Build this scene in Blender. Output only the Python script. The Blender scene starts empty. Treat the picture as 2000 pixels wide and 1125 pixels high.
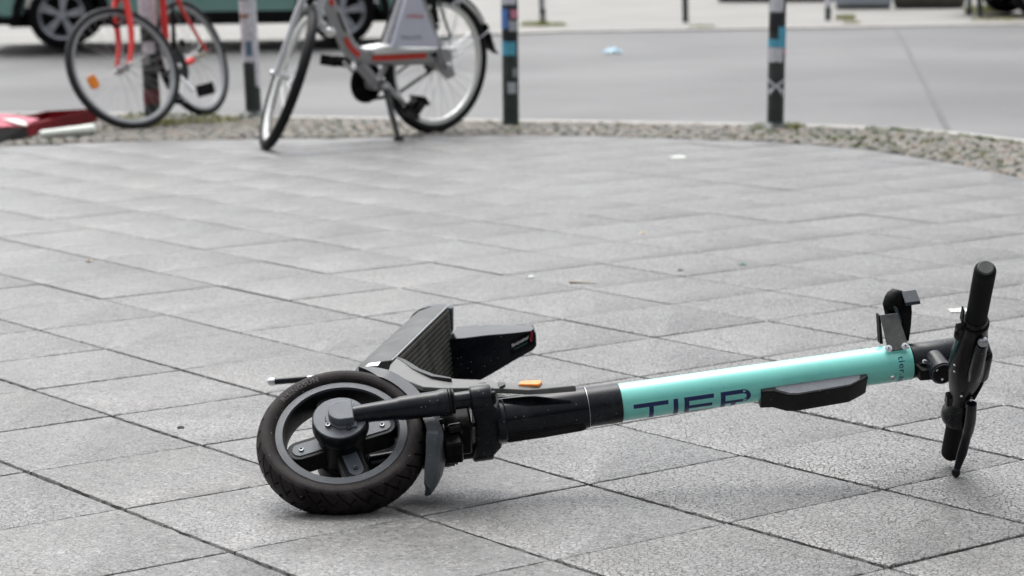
import bpy, math, random
import numpy as np
from mathutils import Vector, noise
random.seed(7); rng = np.random.default_rng(7)
SC = bpy.context.scene
COL = SC.collection
# ------------------------------------------------------------------ camera
FPX, PITCH, ROLL, H = 4576.5, 0.147018, -0.011687, 0.911
Fw = np.array([0, math.cos(PITCH), -math.sin(PITCH)])
Ux0 = np.array([0, math.sin(PITCH), math.cos(PITCH)]); Rx0 = np.array([1., 0, 0])
RR = Rx0*math.cos(ROLL)+Ux0*math.sin(ROLL); UU = -Rx0*math.sin(ROLL)+Ux0*math.cos(ROLL)
CC = np.array([0, 0, H])
cam = bpy.data.cameras.new('camera'); camo = bpy.data.objects.new('camera', cam); COL.objects.link(camo)
from mathutils import Matrix
camo.matrix_world = Matrix(((RR[0], UU[0], -Fw[0], 0), (RR[1], UU[1], -Fw[1], 0), (RR[2], UU[2], -Fw[2], H), (0, 0, 0, 1)))
cam.sensor_width = 36; cam.lens = FPX/2000*36; cam.clip_start = .05; cam.clip_end = 600
cam.dof.use_dof = True; cam.dof.focus_distance = 3.86; cam.dof.aperture_fstop = 6.2; cam.dof.aperture_blades = 7
SC.camera = camo
# ------------------------------------------------------------------ sky and sun (overcast)
W = bpy.data.worlds.new('World'); SC.world = W; W.use_nodes = True
nt = W.node_tree; bg = nt.nodes['Background']
sky = nt.nodes.new('ShaderNodeTexSky'); sky.sky_type = 'NISHITA'; sky.sun_disc = False
SUN_EL, SUN_AZ = math.radians(66), math.radians(-30)      # azimuth from +Y towards +X
sky.sun_elevation = SUN_EL; sky.sun_rotation = SUN_AZ; sky.dust_density = 4.0; sky.air_density = 1.0
hs = nt.nodes.new('ShaderNodeHueSaturation'); hs.inputs['Saturation'].default_value = .16; hs.inputs['Value'].default_value = 1.0
nt.links.new(sky.outputs[0], hs.inputs['Color'])
# overcast sky: bright zenith, dim skyline (the street is lined with houses)
geo = nt.nodes.new('ShaderNodeTexCoord'); sp = nt.nodes.new('ShaderNodeSeparateXYZ'); nt.links.new(geo.outputs['Generated'], sp.inputs[0])
oc = nt.nodes.new('ShaderNodeValToRGB')
for k, (p_, v_) in enumerate(((0, .06), (.25, .14), (.5, .50), (1, .9))):
    e = oc.color_ramp.elements[k] if k < 2 else oc.color_ramp.elements.new(p_)
    e.position = p_; e.color = (v_, v_, v_, 1)
nt.links.new(sp.outputs['Z'], oc.inputs['Fac'])
om = nt.nodes.new('ShaderNodeMath'); om.operation = 'MULTIPLY'; om.inputs[1].default_value = 2.95; nt.links.new(oc.outputs[0], om.inputs[0])
# the street is open ahead of the viewer: more sky there, low over the far side
fy = nt.nodes.new('ShaderNodeMapRange'); fy.inputs['From Min'].default_value = .1; fy.inputs['From Max'].default_value = .8; fy.inputs['To Max'].default_value = 1.6; nt.links.new(sp.outputs['Y'], fy.inputs['Value'])
fa = nt.nodes.new('ShaderNodeMath'); fa.operation = 'ADD'; nt.links.new(om.outputs[0], fa.inputs[0]); nt.links.new(fy.outputs[0], fa.inputs[1]); om = fa
ov = nt.nodes.new('ShaderNodeVectorMath'); ov.operation = 'SCALE'; nt.links.new(hs.outputs[0], ov.inputs[0]); nt.links.new(om.outputs[0], ov.inputs['Scale']); nt.links.new(ov.outputs[0], bg.inputs[0])
bg.inputs[1].default_value = .12
sl = bpy.data.lights.new('sun', 'SUN'); sl.energy = 1.0; sl.angle = math.radians(50); sl.color = (1, .985, .965)
so = bpy.data.objects.new('sun', sl); COL.objects.link(so)
sd = Vector((math.sin(SUN_AZ)*math.cos(SUN_EL), math.cos(SUN_AZ)*math.cos(SUN_EL), math.sin(SUN_EL)))
so.rotation_euler = sd.to_track_quat('Z', 'Y').to_euler(); so.location = (0, 0, 8)
SC.view_settings.view_transform = 'Standard'; SC.view_settings.look = 'None'
SC.view_settings.exposure = 0.10; SC.view_settings.gamma = 1
# ------------------------------------------------------------------ helpers
def ray(x, y): return Fw*FPX+RR*(x-1000)-UU*(y-562.5)
def gp(x, y, z=0.):
    d = ray(x, y); return CC+d*((z-H)/d[2])
def onplane(x, y, p0, n):
    d = ray(x, y); return CC+d*(((np.array(p0)-CC)@n)/(d@n))
def atdepth(x, y, Y):
    d = ray(x, y); return CC+d*(Y/d[1])
def nz(v): v = np.array(v, float); return v/np.linalg.norm(v)
def fr(a):                       # two unit vectors square to a
    a = nz(a); t = np.array([0, 0, 1.]) if abs(a[2]) < .9 else np.array([1., 0, 0])
    u = nz(np.cross(t, a)); return u, np.cross(a, u)

def mat(name, col, rough=.5, metal=0., spec=.5, var=0., vscale=30., bump=0., bscale=200., coat=0., col2=None, emit=None, alpha=None, dust=0., specks=False):
    m = bpy.data.materials.new(name); m.use_nodes = True; n = m.node_tree; b = n.nodes['Principled BSDF']
    b.inputs['Base Color'].default_value = (*col, 1); b.inputs['Roughness'].default_value = rough
    b.inputs['Metallic'].default_value = metal; b.inputs['Specular IOR Level'].default_value = spec
    if coat: b.inputs['Coat Weight'].default_value = coat; b.inputs['Coat Roughness'].default_value = .08
    tc = n.nodes.new('ShaderNodeTexCoord')
    if var or col2 or dust:
        no = n.nodes.new('ShaderNodeTexNoise'); no.inputs['Scale'].default_value = vscale; no.inputs['Detail'].default_value = 6; no.inputs['Roughness'].default_value = .65
        n.links.new(tc.outputs['Object'], no.inputs['Vector'])
        r = n.nodes.new('ShaderNodeValToRGB'); r.color_ramp.elements[0].position = .35; r.color_ramp.elements[1].position = .68
        c2 = col2 if col2 else tuple(min(1, c*(1+var)+var*.02) for c in col)
        r.color_ramp.elements[0].color = (*[c*(1-var*.6) for c in col], 1); r.color_ramp.elements[1].color = (*c2, 1)
        n.links.new(no.outputs['Fac'], r.inputs['Fac']); n.links.new(r.outputs[0], b.inputs['Base Color'])
        mr = n.nodes.new('ShaderNodeMapRange'); mr.inputs['To Min'].default_value = max(.03, rough-.1); mr.inputs['To Max'].default_value = min(1, rough+.15)
        n.links.new(no.outputs['Fac'], mr.inputs['Value']); n.links.new(mr.outputs[0], b.inputs['Roughness'])
    if specks:
        vo = n.nodes.new('ShaderNodeTexVoronoi'); vo.inputs['Scale'].default_value = 150; n.links.new(tc.outputs['Object'], vo.inputs['Vector'])
        lt = n.nodes.new('ShaderNodeMath'); lt.operation = 'LESS_THAN'; lt.inputs[1].default_value = .16; n.links.new(vo.outputs['Distance'], lt.inputs[0])
        sc3 = n.nodes.new('ShaderNodeSeparateColor'); n.links.new(vo.outputs['Color'], sc3.inputs[0])
        gt = n.nodes.new('ShaderNodeMath'); gt.operation = 'GREATER_THAN'; gt.inputs[1].default_value = .86; n.links.new(sc3.outputs[0], gt.inputs[0])
        ml = n.nodes.new('ShaderNodeMath'); ml.operation = 'MULTIPLY'; n.links.new(lt.outputs[0], ml.inputs[0]); n.links.new(gt.outputs[0], ml.inputs[1])
        ns = n.nodes.new('ShaderNodeTexNoise'); ns.inputs['Scale'].default_value = 11; ns.inputs['Detail'].default_value = 8; ns.inputs['Roughness'].default_value = .75; n.links.new(tc.outputs['Object'], ns.inputs['Vector'])
        ms = n.nodes.new('ShaderNodeMapRange'); ms.inputs['From Min'].default_value = .55; ms.inputs['From Max'].default_value = .8; ms.inputs['To Max'].default_value = .22; n.links.new(ns.outputs['Fac'], ms.inputs['Value'])
        mm_ = n.nodes.new('ShaderNodeMath'); mm_.operation = 'MAXIMUM'; n.links.new(ml.outputs[0], mm_.inputs[0]); n.links.new(ms.outputs[0], mm_.inputs[1])
        mi = n.nodes.new('ShaderNodeMix'); mi.data_type = 'RGBA'; n.links.new(mm_.outputs[0], mi.inputs[0]); mi.inputs[6].default_value = (*col, 1); mi.inputs[7].default_value = (.17, .165, .15, 1)
        if b.inputs['Base Color'].links: n.links.new(b.inputs['Base Color'].links[0].from_socket, mi.inputs[6])
        n.links.new(mi.outputs[2], b.inputs['Base Color'])
    if bump:
        nb = n.nodes.new('ShaderNodeTexNoise'); nb.inputs['Scale'].default_value = bscale; nb.inputs['Detail'].default_value = 4
        n.links.new(tc.outputs['Object'], nb.inputs['Vector'])
        bp = n.nodes.new('ShaderNodeBump'); bp.inputs['Strength'].default_value = bump; bp.inputs['Distance'].default_value = .002
        n.links.new(nb.outputs['Fac'], bp.inputs['Height']); n.links.new(bp.outputs[0], b.inputs['Normal'])
    return m

class G:
    def __init__(s): s.v = []; s.f = []; s.n = 0
    def add(s, v, f):
        o = s.n; s.v.extend([tuple(map(float, p)) for p in v]); s.f.extend([tuple(i+o for i in q) for q in f]); s.n += len(v); return s
    def box(s, c, size, ax=None):
        ax = np.eye(3) if ax is None else np.array(ax); c = np.array(c); h = np.array(size)/2
        v = [c+ax[0]*x*h[0]+ax[1]*y*h[1]+ax[2]*z*h[2] for x in (-1, 1) for y in (-1, 1) for z in (-1, 1)]
        return s.add(v, [(0, 1, 3, 2), (4, 6, 7, 5), (0, 4, 5, 1), (2, 3, 7, 6), (0, 2, 6, 4), (1, 5, 7, 3)])
    def tube(s, pts, r, seg=14, cap=True, flat=1.0, up=None):
        pts = [np.array(p, float) for p in pts]; m = len(pts)
        rs = [r]*m if np.isscalar(r) else list(r)
        t0 = nz(pts[1]-pts[0]); u, w = fr(t0)
        if up is not None: u = nz(np.array(up)-t0*(np.array(up)@t0)); w = np.cross(t0, u)
        v = []
        for i, p in enumerate(pts):
            t = nz(pts[min(i+1, m-1)]-pts[max(i-1, 0)])
            u = nz(u-t*(u@t)); w = np.cross(t, u)
            for k in range(seg):
                a = 2*math.pi*k/seg; v.append(p+rs[i]*(math.cos(a)*u+math.sin(a)*w*flat))
        f = [(i*seg+k, i*seg+(k+1) % seg, (i+1)*seg+(k+1) % seg, (i+1)*seg+k) for i in range(m-1) for k in range(seg)]
        if cap: f += [tuple(range(seg))[::-1], tuple((m-1)*seg+k for k in range(seg))]
        return s.add(v, f)
    def lathe(s, o, axis, prof, seg=48, closed=False, a0=0, a1=2*math.pi, u=None):
        o = np.array(o); a = nz(axis)
        if u is None: u, w = fr(a)
        else: w = np.cross(a, u)
        full = abs(a1-a0-2*math.pi) < 1e-6; m = len(prof); cnt = seg if full else seg+1; v = []
        for k in range(cnt):
            t = a0+(a1-a0)*k/seg; d = math.cos(t)*u+math.sin(t)*w
            for (r, h) in prof: v.append(o+d*r+a*h)
        f = []
        for k in range(seg):
            k2 = (k+1) % cnt
            for j in range(m if closed else m-1):
                j2 = (j+1) % m; f.append((k*m+j, k2*m+j, k2*m+j2, k*m+j2))
        if not full and closed: f += [tuple(range(m)), tuple((cnt-1)*m+j for j in range(m))[::-1]]
        return s.add(v, f)
    def prism(s, poly, o, ex, ey, ez, z0, z1):
        o = np.array(o); ex = np.array(ex); ey = np.array(ey); ez = np.array(ez); m = len(poly)
        v = [o+ex*x+ey*y+ez*z0 for x, y in poly]+[o+ex*x+ey*y+ez*z1 for x, y in poly]
        f = [tuple(range(m))[::-1], tuple(m+i for i in range(m))]+[(i, (i+1) % m, m+(i+1) % m, m+i) for i in range(m)]
        return s.add(v, f)
    def loft(s, rings, cap=True):
        m = len(rings[0]); v = [p for r in rings for p in r]
        f = [(i*m+k, i*m+(k+1) % m, (i+1)*m+(k+1) % m, (i+1)*m+k) for i in range(len(rings)-1) for k in range(m)]
        if cap: f += [tuple(range(m))[::-1], tuple((len(rings)-1)*m+k for k in range(m))]
        return s.add(v, f)
    def ball(s, c, r, seg=14, sq=(1, 1, 1)):
        c = np.array(c); v = []; n = seg//2
        for i in range(1, n):
            a = math.pi*i/n
            for k in range(seg): b = 2*math.pi*k/seg; v.append(c+np.array([math.sin(a)*math.cos(b)*sq[0], math.sin(a)*math.sin(b)*sq[1], math.cos(a)*sq[2]])*r)
        v += [c+np.array([0, 0, r*sq[2]]), c-np.array([0, 0, r*sq[2]])]
        f = [(i*seg+k, (i+1)*seg+k, (i+1)*seg+(k+1) % seg, i*seg+(k+1) % seg) for i in range(n-2) for k in range(seg)]
        T = len(v)-2; f += [(T, k, (k+1) % seg) for k in range(seg)]+[(T+1, (n-2)*seg+(k+1) % seg, (n-2)*seg+k) for k in range(seg)]
        return s.add(v, f)
    def disc(s, c, axis, r, h, seg=20): # short solid cylinder
        return s.tube([np.array(c)-nz(axis)*h/2, np.array(c)+nz(axis)*h/2], r, seg)

def origin_of(o):
    p = np.zeros(3)
    while o is not None: p += np.array(o.location); o = o.parent
    return p
def build(name, g, m, parent=None, bevel=0., ang=38, kind=None, label=None, cat=None, group=None, recalc=True, segs=2):
    o0 = origin_of(parent)
    me = bpy.data.meshes.new(name); me.from_pydata([tuple(np.array(v)-o0) for v in g.v], [], g.f); me.update()
    if recalc:
        import bmesh
        b = bmesh.new(); b.from_mesh(me); bmesh.ops.recalc_face_normals(b, faces=b.faces); b.to_mesh(me); b.free()
    me.materials.append(m)
    me.polygons.foreach_set('use_smooth', [True]*len(me.polygons)); me.set_sharp_from_angle(angle=math.radians(ang))
    o = bpy.data.objects.new(name, me); COL.objects.link(o)
    if parent is not None: o.parent = parent
    if bevel:
        bv = o.modifiers.new('bevel', 'BEVEL'); bv.width = bevel; bv.segments = segs; bv.limit_method = 'ANGLE'; bv.angle_limit = math.radians(35)
        bv.harden_normals = False
    tagp(o, kind, label, cat, group); return o
def build_each(name, g, m, parent, **k):
    par = list(range(g.n))
    def fd(a):
        while par[a] != a: par[a] = par[par[a]]; a = par[a]
        return a
    for f in g.f:
        for q in f[1:]: par[fd(q)] = fd(f[0])
    for r in sorted({fd(i) for i in range(g.n)}):
        ix = [i for i in range(g.n) if fd(i) == r]; mp = {a: b for b, a in enumerate(ix)}; h = G()
        h.add([g.v[i] for i in ix], [tuple(mp[q] for q in f) for f in g.f if fd(f[0]) == r]); build(name, h, m, parent, **k)
def tagp(o, kind=None, label=None, cat=None, group=None):
    if kind: o['kind'] = kind
    if label: o['label'] = label
    if cat: o['category'] = cat
    if group: o['group'] = group
def thing(name, loc, label, cat, group=None):
    o = bpy.data.objects.new(name, None); COL.objects.link(o); o.location = tuple(map(float, loc)); o.empty_display_size = .1
    tagp(o, None, label, cat, group); return o
def text_geo(s, size=1., bold=0.):
    cu = bpy.data.curves.new('txt', 'FONT'); cu.body = s; cu.size = size; cu.resolution_u = 3; cu.space_character = 1.12; cu.offset = bold
    ob = bpy.data.objects.new('txt', cu); COL.objects.link(ob); bpy.context.view_layer.update()
    me = bpy.data.meshes.new_from_object(ob); v = np.array([x.co[:] for x in me.vertices]); f = [tuple(p.vertices) for p in me.polygons]
    bpy.data.objects.remove(ob); bpy.data.curves.remove(cu); bpy.data.meshes.remove(me)
    return v[:, :2], f
# ------------------------------------------------------------------ materials
def slab_mat():
    m = bpy.data.materials.new('concrete_slab'); m.use_nodes = True; n = m.node_tree; L = n.links.new; b = n.nodes['Principled BSDF']
    tc = n.nodes.new('ShaderNodeTexCoord')
    def N(t, **k):
        x = n.nodes.new(t)
        for a, v in k.items(): x.inputs[a].default_value = v
        return x
    def MR(src, a, b_, c, d):
        x = N('ShaderNodeMapRange', **{'From Min': a, 'From Max': b_, 'To Min': c, 'To Max': d}); L(src, x.inputs['Value']); return x.outputs[0]
    def MM(op, a, b_):
        x = n.nodes.new('ShaderNodeMath'); x.operation = op
        for i, s in enumerate((a, b_)):
            if isinstance(s, (int, float)): x.inputs[i].default_value = s
            else: L(s, x.inputs[i])
        return x.outputs[0]
    at = n.nodes.new('ShaderNodeAttribute'); at.attribute_name = 'tone'
    ae = n.nodes.new('ShaderNodeAttribute'); ae.attribute_name = 'worn'
    ah = n.nodes.new('ShaderNodeAttribute'); ah.attribute_name = 'warm'
    # distort coords a little so pebbles are irregular
    nd = N('ShaderNodeTexNoise', Scale=60., Detail=2.); L(tc.outputs['Object'], nd.inputs['Vector'])
    vm = n.nodes.new('ShaderNodeVectorMath'); vm.operation = 'SCALE'; vm.inputs['Scale'].default_value = .012; L(nd.outputs['Color'], vm.inputs[0])
    va = n.nodes.new('ShaderNodeVectorMath'); va.operation = 'ADD'; L(tc.outputs['Object'], va.inputs[0]); L(vm.outputs[0], va.inputs[1])
    v1 = N('ShaderNodeTexVoronoi', Scale=104.); L(va.outputs[0], v1.inputs['Vector'])
    v2 = N('ShaderNodeTexVoronoi', Scale=104.); v2.feature = 'DISTANCE_TO_EDGE'; L(va.outputs[0], v2.inputs['Vector'])
    v3 = N('ShaderNodeTexVoronoi', Scale=210.); L(va.outputs[0], v3.inputs['Vector'])
    big = N('ShaderNodeTexNoise', Scale=3.2, Detail=5.); L(tc.outputs['Object'], big.inputs['Vector'])
    mid = N('ShaderNodeTexNoise', Scale=22., Detail=4.); L(tc.outputs['Object'], mid.inputs['Vector'])
    fine = N('ShaderNodeTexNoise', Scale=520., Detail=3.); L(tc.outputs['Object'], fine.inputs['Vector'])
    sx = n.nodes.new('ShaderNodeSeparateColor'); L(v1.outputs['Color'], sx.inputs[0])
    sy = n.nodes.new('ShaderNodeSeparateColor'); L(v3.outputs['Color'], sy.inputs[0])
    cell = MR(sx.outputs[0], 0, 1, .84, 1.14)
    edge = MR(v2.outputs['Distance'], 0.012, .10, 0., 1.)
    ew = MM('MULTIPLY', ae.outputs['Fac'], MR(mid.outputs['Fac'], .3, .7, .45, 1.1))
    edged = MM('SUBTRACT', 1., MM('MULTIPLY', ew, MM('SUBTRACT', 1., edge)))
    chip = MR(sy.outputs[0], .90, .94, 0., .5); chip2 = MR(sy.outputs[1], .93, .96, 0., .42)
    base = MM('MULTIPLY', at.outputs['Fac'], MR(big.outputs['Fac'], .3, .7, .93, 1.07))
    base = MM('MULTIPLY', base, MR(fine.outputs['Fac'], .3, .7, .80, 1.20))
    base = MM('MULTIPLY', base, MR(mid.outputs['Fac'], .3, .7, .93, 1.07))
    base = MM('MULTIPLY', base, cell)
    vg = N('ShaderNodeTexVoronoi', Scale=5.5); L(va.outputs[0], vg.inputs['Vector']); sg_ = n.nodes.new('ShaderNodeSeparateColor'); L(vg.outputs['Color'], sg_.inputs[0])
    gum = MM('MULTIPLY', MR(vg.outputs['Distance'], .05, .11, .34, 0.), MR(sg_.outputs[0], .70, .72, 0., 1.)); base = MM('MULTIPLY', base, MM('SUBTRACT', 1., gum))
    st_ = N('ShaderNodeTexNoise', Scale=1.1, Detail=8., Roughness=.7); L(tc.outputs['Object'], st_.inputs['Vector']); base = MM('MULTIPLY', base, MR(st_.outputs['Fac'], .35, .65, .86, 1.12))
    base = MM('MULTIPLY', base, edged)
    base = MM('MULTIPLY', base, MM('ADD', 1., chip)); base = MM('MULTIPLY', base, MM('SUBTRACT', 1., chip2))
    mx = n.nodes.new('ShaderNodeMix'); mx.data_type = 'RGBA'; mx.inputs[6].default_value = (.995, 1.0, 1.005, 1); mx.inputs[7].default_value = (1.03, 1.003, .95, 1)
    L(MM('ADD', ah.outputs['Fac'], MR(sx.outputs[1], 0, 1, -.25, .25)), mx.inputs[0])
    vs = n.nodes.new('ShaderNodeVectorMath'); vs.operation = 'SCALE'; L(mx.outputs[2], vs.inputs[0]); L(base, vs.inputs['Scale'])
    L(vs.outputs[0], b.inputs['Base Color'])
    L(MM('ADD', MR(sx.outputs[2], 0, 1, .30, .50), MM('MULTIPLY', MM('SUBTRACT', 1., edge), .35)), b.inputs['Roughness'])
    L(MM('MULTIPLY', MR(sy.outputs[2], 0, 1, .45, .85), MM('SUBTRACT', 1., MM('MULTIPLY', MM('SUBTRACT', 1., edge), .75))), b.inputs['Specular IOR Level'])
    bp = N('ShaderNodeBump', Strength=.55, Distance=.0016)
    hgt = MM('ADD', MM('MULTIPLY', edge, ae.outputs['Fac']), MM('MULTIPLY', fine.outputs['Fac'], .7))
    L(hgt, bp.inputs['Height']); L(bp.outputs[0], b.inputs['Normal'])
    return m
def noisy(name, c1, c2, s1=4., s2=300., rough=.8, bump=.4, spk=.25):
    m = bpy.data.materials.new(name); m.use_nodes = True; n = m.node_tree; L = n.links.new; b = n.nodes['Principled BSDF']
    tc = n.nodes.new('ShaderNodeTexCoord'); a = n.nodes.new('ShaderNodeTexNoise'); a.inputs['Scale'].default_value = s1; a.inputs['Detail'].default_value = 6
    f = n.nodes.new('ShaderNodeTexNoise'); f.inputs['Scale'].default_value = s2; f.inputs['Detail'].default_value = 3
    L(tc.outputs['Object'], a.inputs['Vector']); L(tc.outputs['Object'], f.inputs['Vector'])
    r = n.nodes.new('ShaderNodeValToRGB'); r.color_ramp.elements[0].position = .35; r.color_ramp.elements[1].position = .65
    r.color_ramp.elements[0].color = (*c1, 1); r.color_ramp.elements[1].color = (*c2, 1); L(a.outputs['Fac'], r.inputs[0])
    mr = n.nodes.new('ShaderNodeMapRange'); mr.inputs['From Min'].default_value = .3; mr.inputs['From Max'].default_value = .7
    mr.inputs['To Min'].default_value = 1-spk; mr.inputs['To Max'].default_value = 1+spk; L(f.outputs['Fac'], mr.inputs['Value'])
    vs = n.nodes.new('ShaderNodeVectorMath'); vs.operation = 'SCALE'; L(r.outputs[0], vs.inputs[0]); L(mr.outputs[0], vs.inputs['Scale'])
    L(vs.outputs[0], b.inputs['Base Color']); b.inputs['Roughness'].default_value = rough
    bp = n.nodes.new('ShaderNodeBump'); bp.inputs['Strength'].default_value = bump; bp.inputs['Distance'].default_value = .003; L(f.outputs['Fac'], bp.inputs['Height']); L(bp.outputs[0], b.inputs['Normal'])
    return m
M = {}
M['slab'] = slab_mat()
M['sand'] = noisy('joint_sand', (.005, .005, .0046), (.016, .015, .012), 8, 400, .95)
M['asphalt'] = noisy('asphalt', (.072, .072, .073), (.122, .122, .122), .45, 160, .6, .5, .55)
M['seam'] = noisy('asphalt_seam', (.07, .07, .072), (.10, .10, .102), 3, 200, .7)
M['kerb'] = noisy('granite', (.30, .29, .27), (.38, .365, .34), 6, 250, .7, .3, .2)
M['farpave'] = noisy('far_paving', (.185, .18, .165), (.235, .23, .215), .9, 120, .7, .3, .12)
M['grass'] = mat('grass_blade', (.10, .16, .03), .6, var=.5, vscale=20); M['grass_y'] = mat('grass_blade_dry', (.26, .27, .07), .6, var=.4, vscale=20)
M['moss'] = mat('moss', (.045, .075, .015), .9, var=.5, vscale=60)
M['black'] = mat('black_powder_coat', (.005, .0065, .010), .22, spec=.26, var=.25, vscale=35, bump=.1, bscale=1500, specks=True)
M['blackgloss'] = mat('black_gloss_paint', (.003, .0042, .007), .13, spec=.28, var=.25, vscale=30, specks=True)
M['plastic'] = mat('black_plastic', (.004, .0044, .0055), .3, spec=.17, var=.4, vscale=25, bump=.25, bscale=1200, specks=True)
M['plasticd'] = mat('dark_plastic', (.0018, .0018, .0022), .2, spec=.14, var=.4, vscale=25)
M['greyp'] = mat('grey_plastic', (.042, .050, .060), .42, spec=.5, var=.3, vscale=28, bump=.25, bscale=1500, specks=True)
M['greylit'] = mat('lit_grey_plastic', (.085, .098, .115), .42, spec=.5, var=.3, vscale=28, bump=.2, bscale=1500, specks=True)  # lighter grey: light on upturned faces put into the colour
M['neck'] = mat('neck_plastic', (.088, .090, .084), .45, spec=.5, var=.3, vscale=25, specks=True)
M['dusty'] = mat('dusty_black_metal', (.024, .027, .028), .42, spec=.35, col2=(.095, .10, .095), vscale=22, bump=.15, bscale=900, specks=True)
M['rubber'] = mat('tyre_rubber', (.0120, .0095, .0088), .45, spec=.10, var=.5, vscale=30, bump=.3, bscale=900, specks=True)
M['sidewall'] = M['rubber']
M['grip'] = mat('grip_rubber', (.008, .008, .008), .7, spec=.15, bump=.5, bscale=900)
M['matr'] = mat('deck_rubber', (.030, .029, .026), .8, spec=.2, col2=(.085, .08, .068), vscale=18, bump=.2, bscale=300)
M['teal'] = mat('turquoise_paint', (.20, .68, .60), .3, spec=.5, coat=1.0, var=.04, vscale=10)
_n = M['teal'].node_tree; _b = _n.nodes['Principled BSDF']; _l = _b.inputs['Base Color'].links[0].from_socket
_t = _n.nodes.new('ShaderNodeTexCoord'); _v = _n.nodes.new('ShaderNodeTexNoise'); _v.inputs['Scale'].default_value = 260; _v.inputs['Detail'].default_value = 3
_w = _n.nodes.new('ShaderNodeTexNoise'); _w.inputs['Scale'].default_value = 14; _w.inputs['Detail'].default_value = 5
_n.links.new(_t.outputs['Object'], _v.inputs['Vector']); _n.links.new(_t.outputs['Object'], _w.inputs['Vector'])
_r = _n.nodes.new('ShaderNodeMapRange'); _r.inputs['From Min'].default_value = .69; _r.inputs['From Max'].default_value = .73; _r.inputs['To Max'].default_value = .75; _n.links.new(_v.outputs['Fac'], _r.inputs['Value'])
_q = _n.nodes.new('ShaderNodeMapRange'); _q.inputs['From Min'].default_value = .5; _q.inputs['From Max'].default_value = .7; _q.inputs['To Max'].default_value = .22; _n.links.new(_w.outputs['Fac'], _q.inputs['Value'])
_a = _n.nodes.new('ShaderNodeMath'); _a.operation = 'MAXIMUM'; _n.links.new(_r.outputs[0], _a.inputs[0]); _n.links.new(_q.outputs[0], _a.inputs[1])
_m = _n.nodes.new('ShaderNodeMix'); _m.data_type = 'RGBA'; _n.links.new(_a.outputs[0], _m.inputs[0]); _n.links.new(_l, _m.inputs[6]); _m.inputs[7].default_value = (.10, .33, .29, 1); _n.links.new(_m.outputs[2], _b.inputs['Base Color'])
M['navy'] = mat('navy_lettering', (.008, .018, .11), .35, spec=.5)
M['chrome'] = mat('polished_steel', (.62, .63, .65), .16, 1.0, var=.15, vscale=60)
M['steel'] = mat('worn_steel', (.42, .43, .45), .34, 1.0, var=.25, vscale=50)
M['darksteel'] = mat('dark_screw_steel', (.16, .165, .17), .3, .9)
M['white'] = mat('white_print', (.75, .75, .75), .6)
M['orange'] = mat('orange_reflector', (.85, .26, .03), .28, spec=.6, bump=.6, bscale=700)
M['redprint'] = mat('red_print', (.45, .03, .05), .5)
M['tealprint'] = mat('teal_print', (.03, .18, .2), .5)
M['lens'] = mat('headlight_lens', (.03, .03, .032), .06, spec=.9, coat=.6)
M['silverpaint'] = mat('silver_frame_paint', (.36, .36, .37), .35, .35, var=.08, vscale=12)
M['silverlight'] = mat('light_silver', (.62, .63, .66), .35, .3, var=.08, vscale=12)
M['redstripe'] = mat('red_sticker', (.62, .035, .02), .45)
M['panel'] = mat('white_panel', (.62, .64, .74), .5, var=.04, vscale=8)
M['redframe'] = mat('red_frame_paint', (.80, .05, .045), .35, spec=.5, var=.1, vscale=12)
M['alu'] = mat('aluminium', (.62, .63, .64), .32, .9, var=.12, vscale=20)
M['rimlight'] = mat('bright_rim', (.78, .80, .78), .4, .25, var=.06, vscale=10)
M['rimgrey'] = mat('grey_rim', (.36, .37, .38), .45, .4, var=.15, vscale=10)
M['biketyre'] = mat('bicycle_tyre', (.008, .0085, .0095), .6, spec=.2, var=.3, vscale=15)
M['tyregrey'] = mat('worn_grey_tyre', (.018, .019, .021), .65, spec=.3, var=.3, vscale=15)
M['spoke'] = mat('spoke_steel', (.5, .5, .5), .35, .9)
M['cream'] = mat('cream_plastic', (.55, .50, .42), .5)
M['bollard'] = mat('bollard_paint', (.022, .030, .030), .45, spec=.5, col2=(.05, .065, .06), vscale=18)
M['cartyre'] = mat('car_tyre', (.006, .006, .007), .7, spec=.2)
M['underbody'] = mat('black_cladding', (.003, .003, .0035), .6, spec=.2)
M['carteal'] = mat('car_paint_teal', (.22, .42, .38), .22, .1, coat=.6)
M['carsilver'] = mat('car_paint_silver', (.38, .44, .50), .3, .4, coat=.6)
M['cardark'] = mat('car_paint_dark', (.03, .03, .035), .25, coat=.6)
M['glass'] = mat('car_glass', (.015, .02, .025), .05, spec=.8)
M['rimcar'] = mat('alloy_rim', (.40, .41, .46), .3, .6); M['rimcarb'] = mat('alloy_rim_bright', (.50, .52, .57), .3, .6)
# ------------------------------------------------------------------ ground, kerb, road
YAWG = math.radians(142.97); SL = .35
A_i = YAWG-math.pi/2
ei = np.array([math.cos(-A_i), math.sin(-A_i)]); ej = np.array([math.sin(A_i), math.cos(A_i)])
# camera ground point in grid units
GX, GY = 3.721715/.35, -1.736823/.35
def grid2w(i, j): return ei*(i-GX)*SL+ej*(j-GY)*SL
KX = [-9, -5.2, -2.817, -1.948, -1.065, .01, .773, 1.26, 1.74, 2.03, 2.265, 2.46, 2.62, 2.72]
KY = [13.4, 13.2, 12.93, 12.75, 12.35, 11.96, 11.68, 11.49, 11.25, 10.87, 10.31, 9.5, 8.4, 7.0]
SX = [-9, -2.35, -1.817, -.96, .009, .6, 1.156, 1.547, 1.824, 1.95, 2.06]
SY = [11.35, 10.85, 11.0, 11.06, 11.12, 10.9, 10.58, 10.15, 9.35, 8.75, 7.2]
def clip(poly, p, nrm):
    out = []
    for k in range(len(poly)):
        a, b = poly[k], poly[(k+1) % len(poly)]; da = (a-p)@nrm; db = (b-p)@nrm
        if da <= 0: out.append(a)
        if (da < 0) != (db < 0) and abs(da-db) > 1e-9: out.append(a+(b-a)*(da/(da-db)))
    return out
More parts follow.
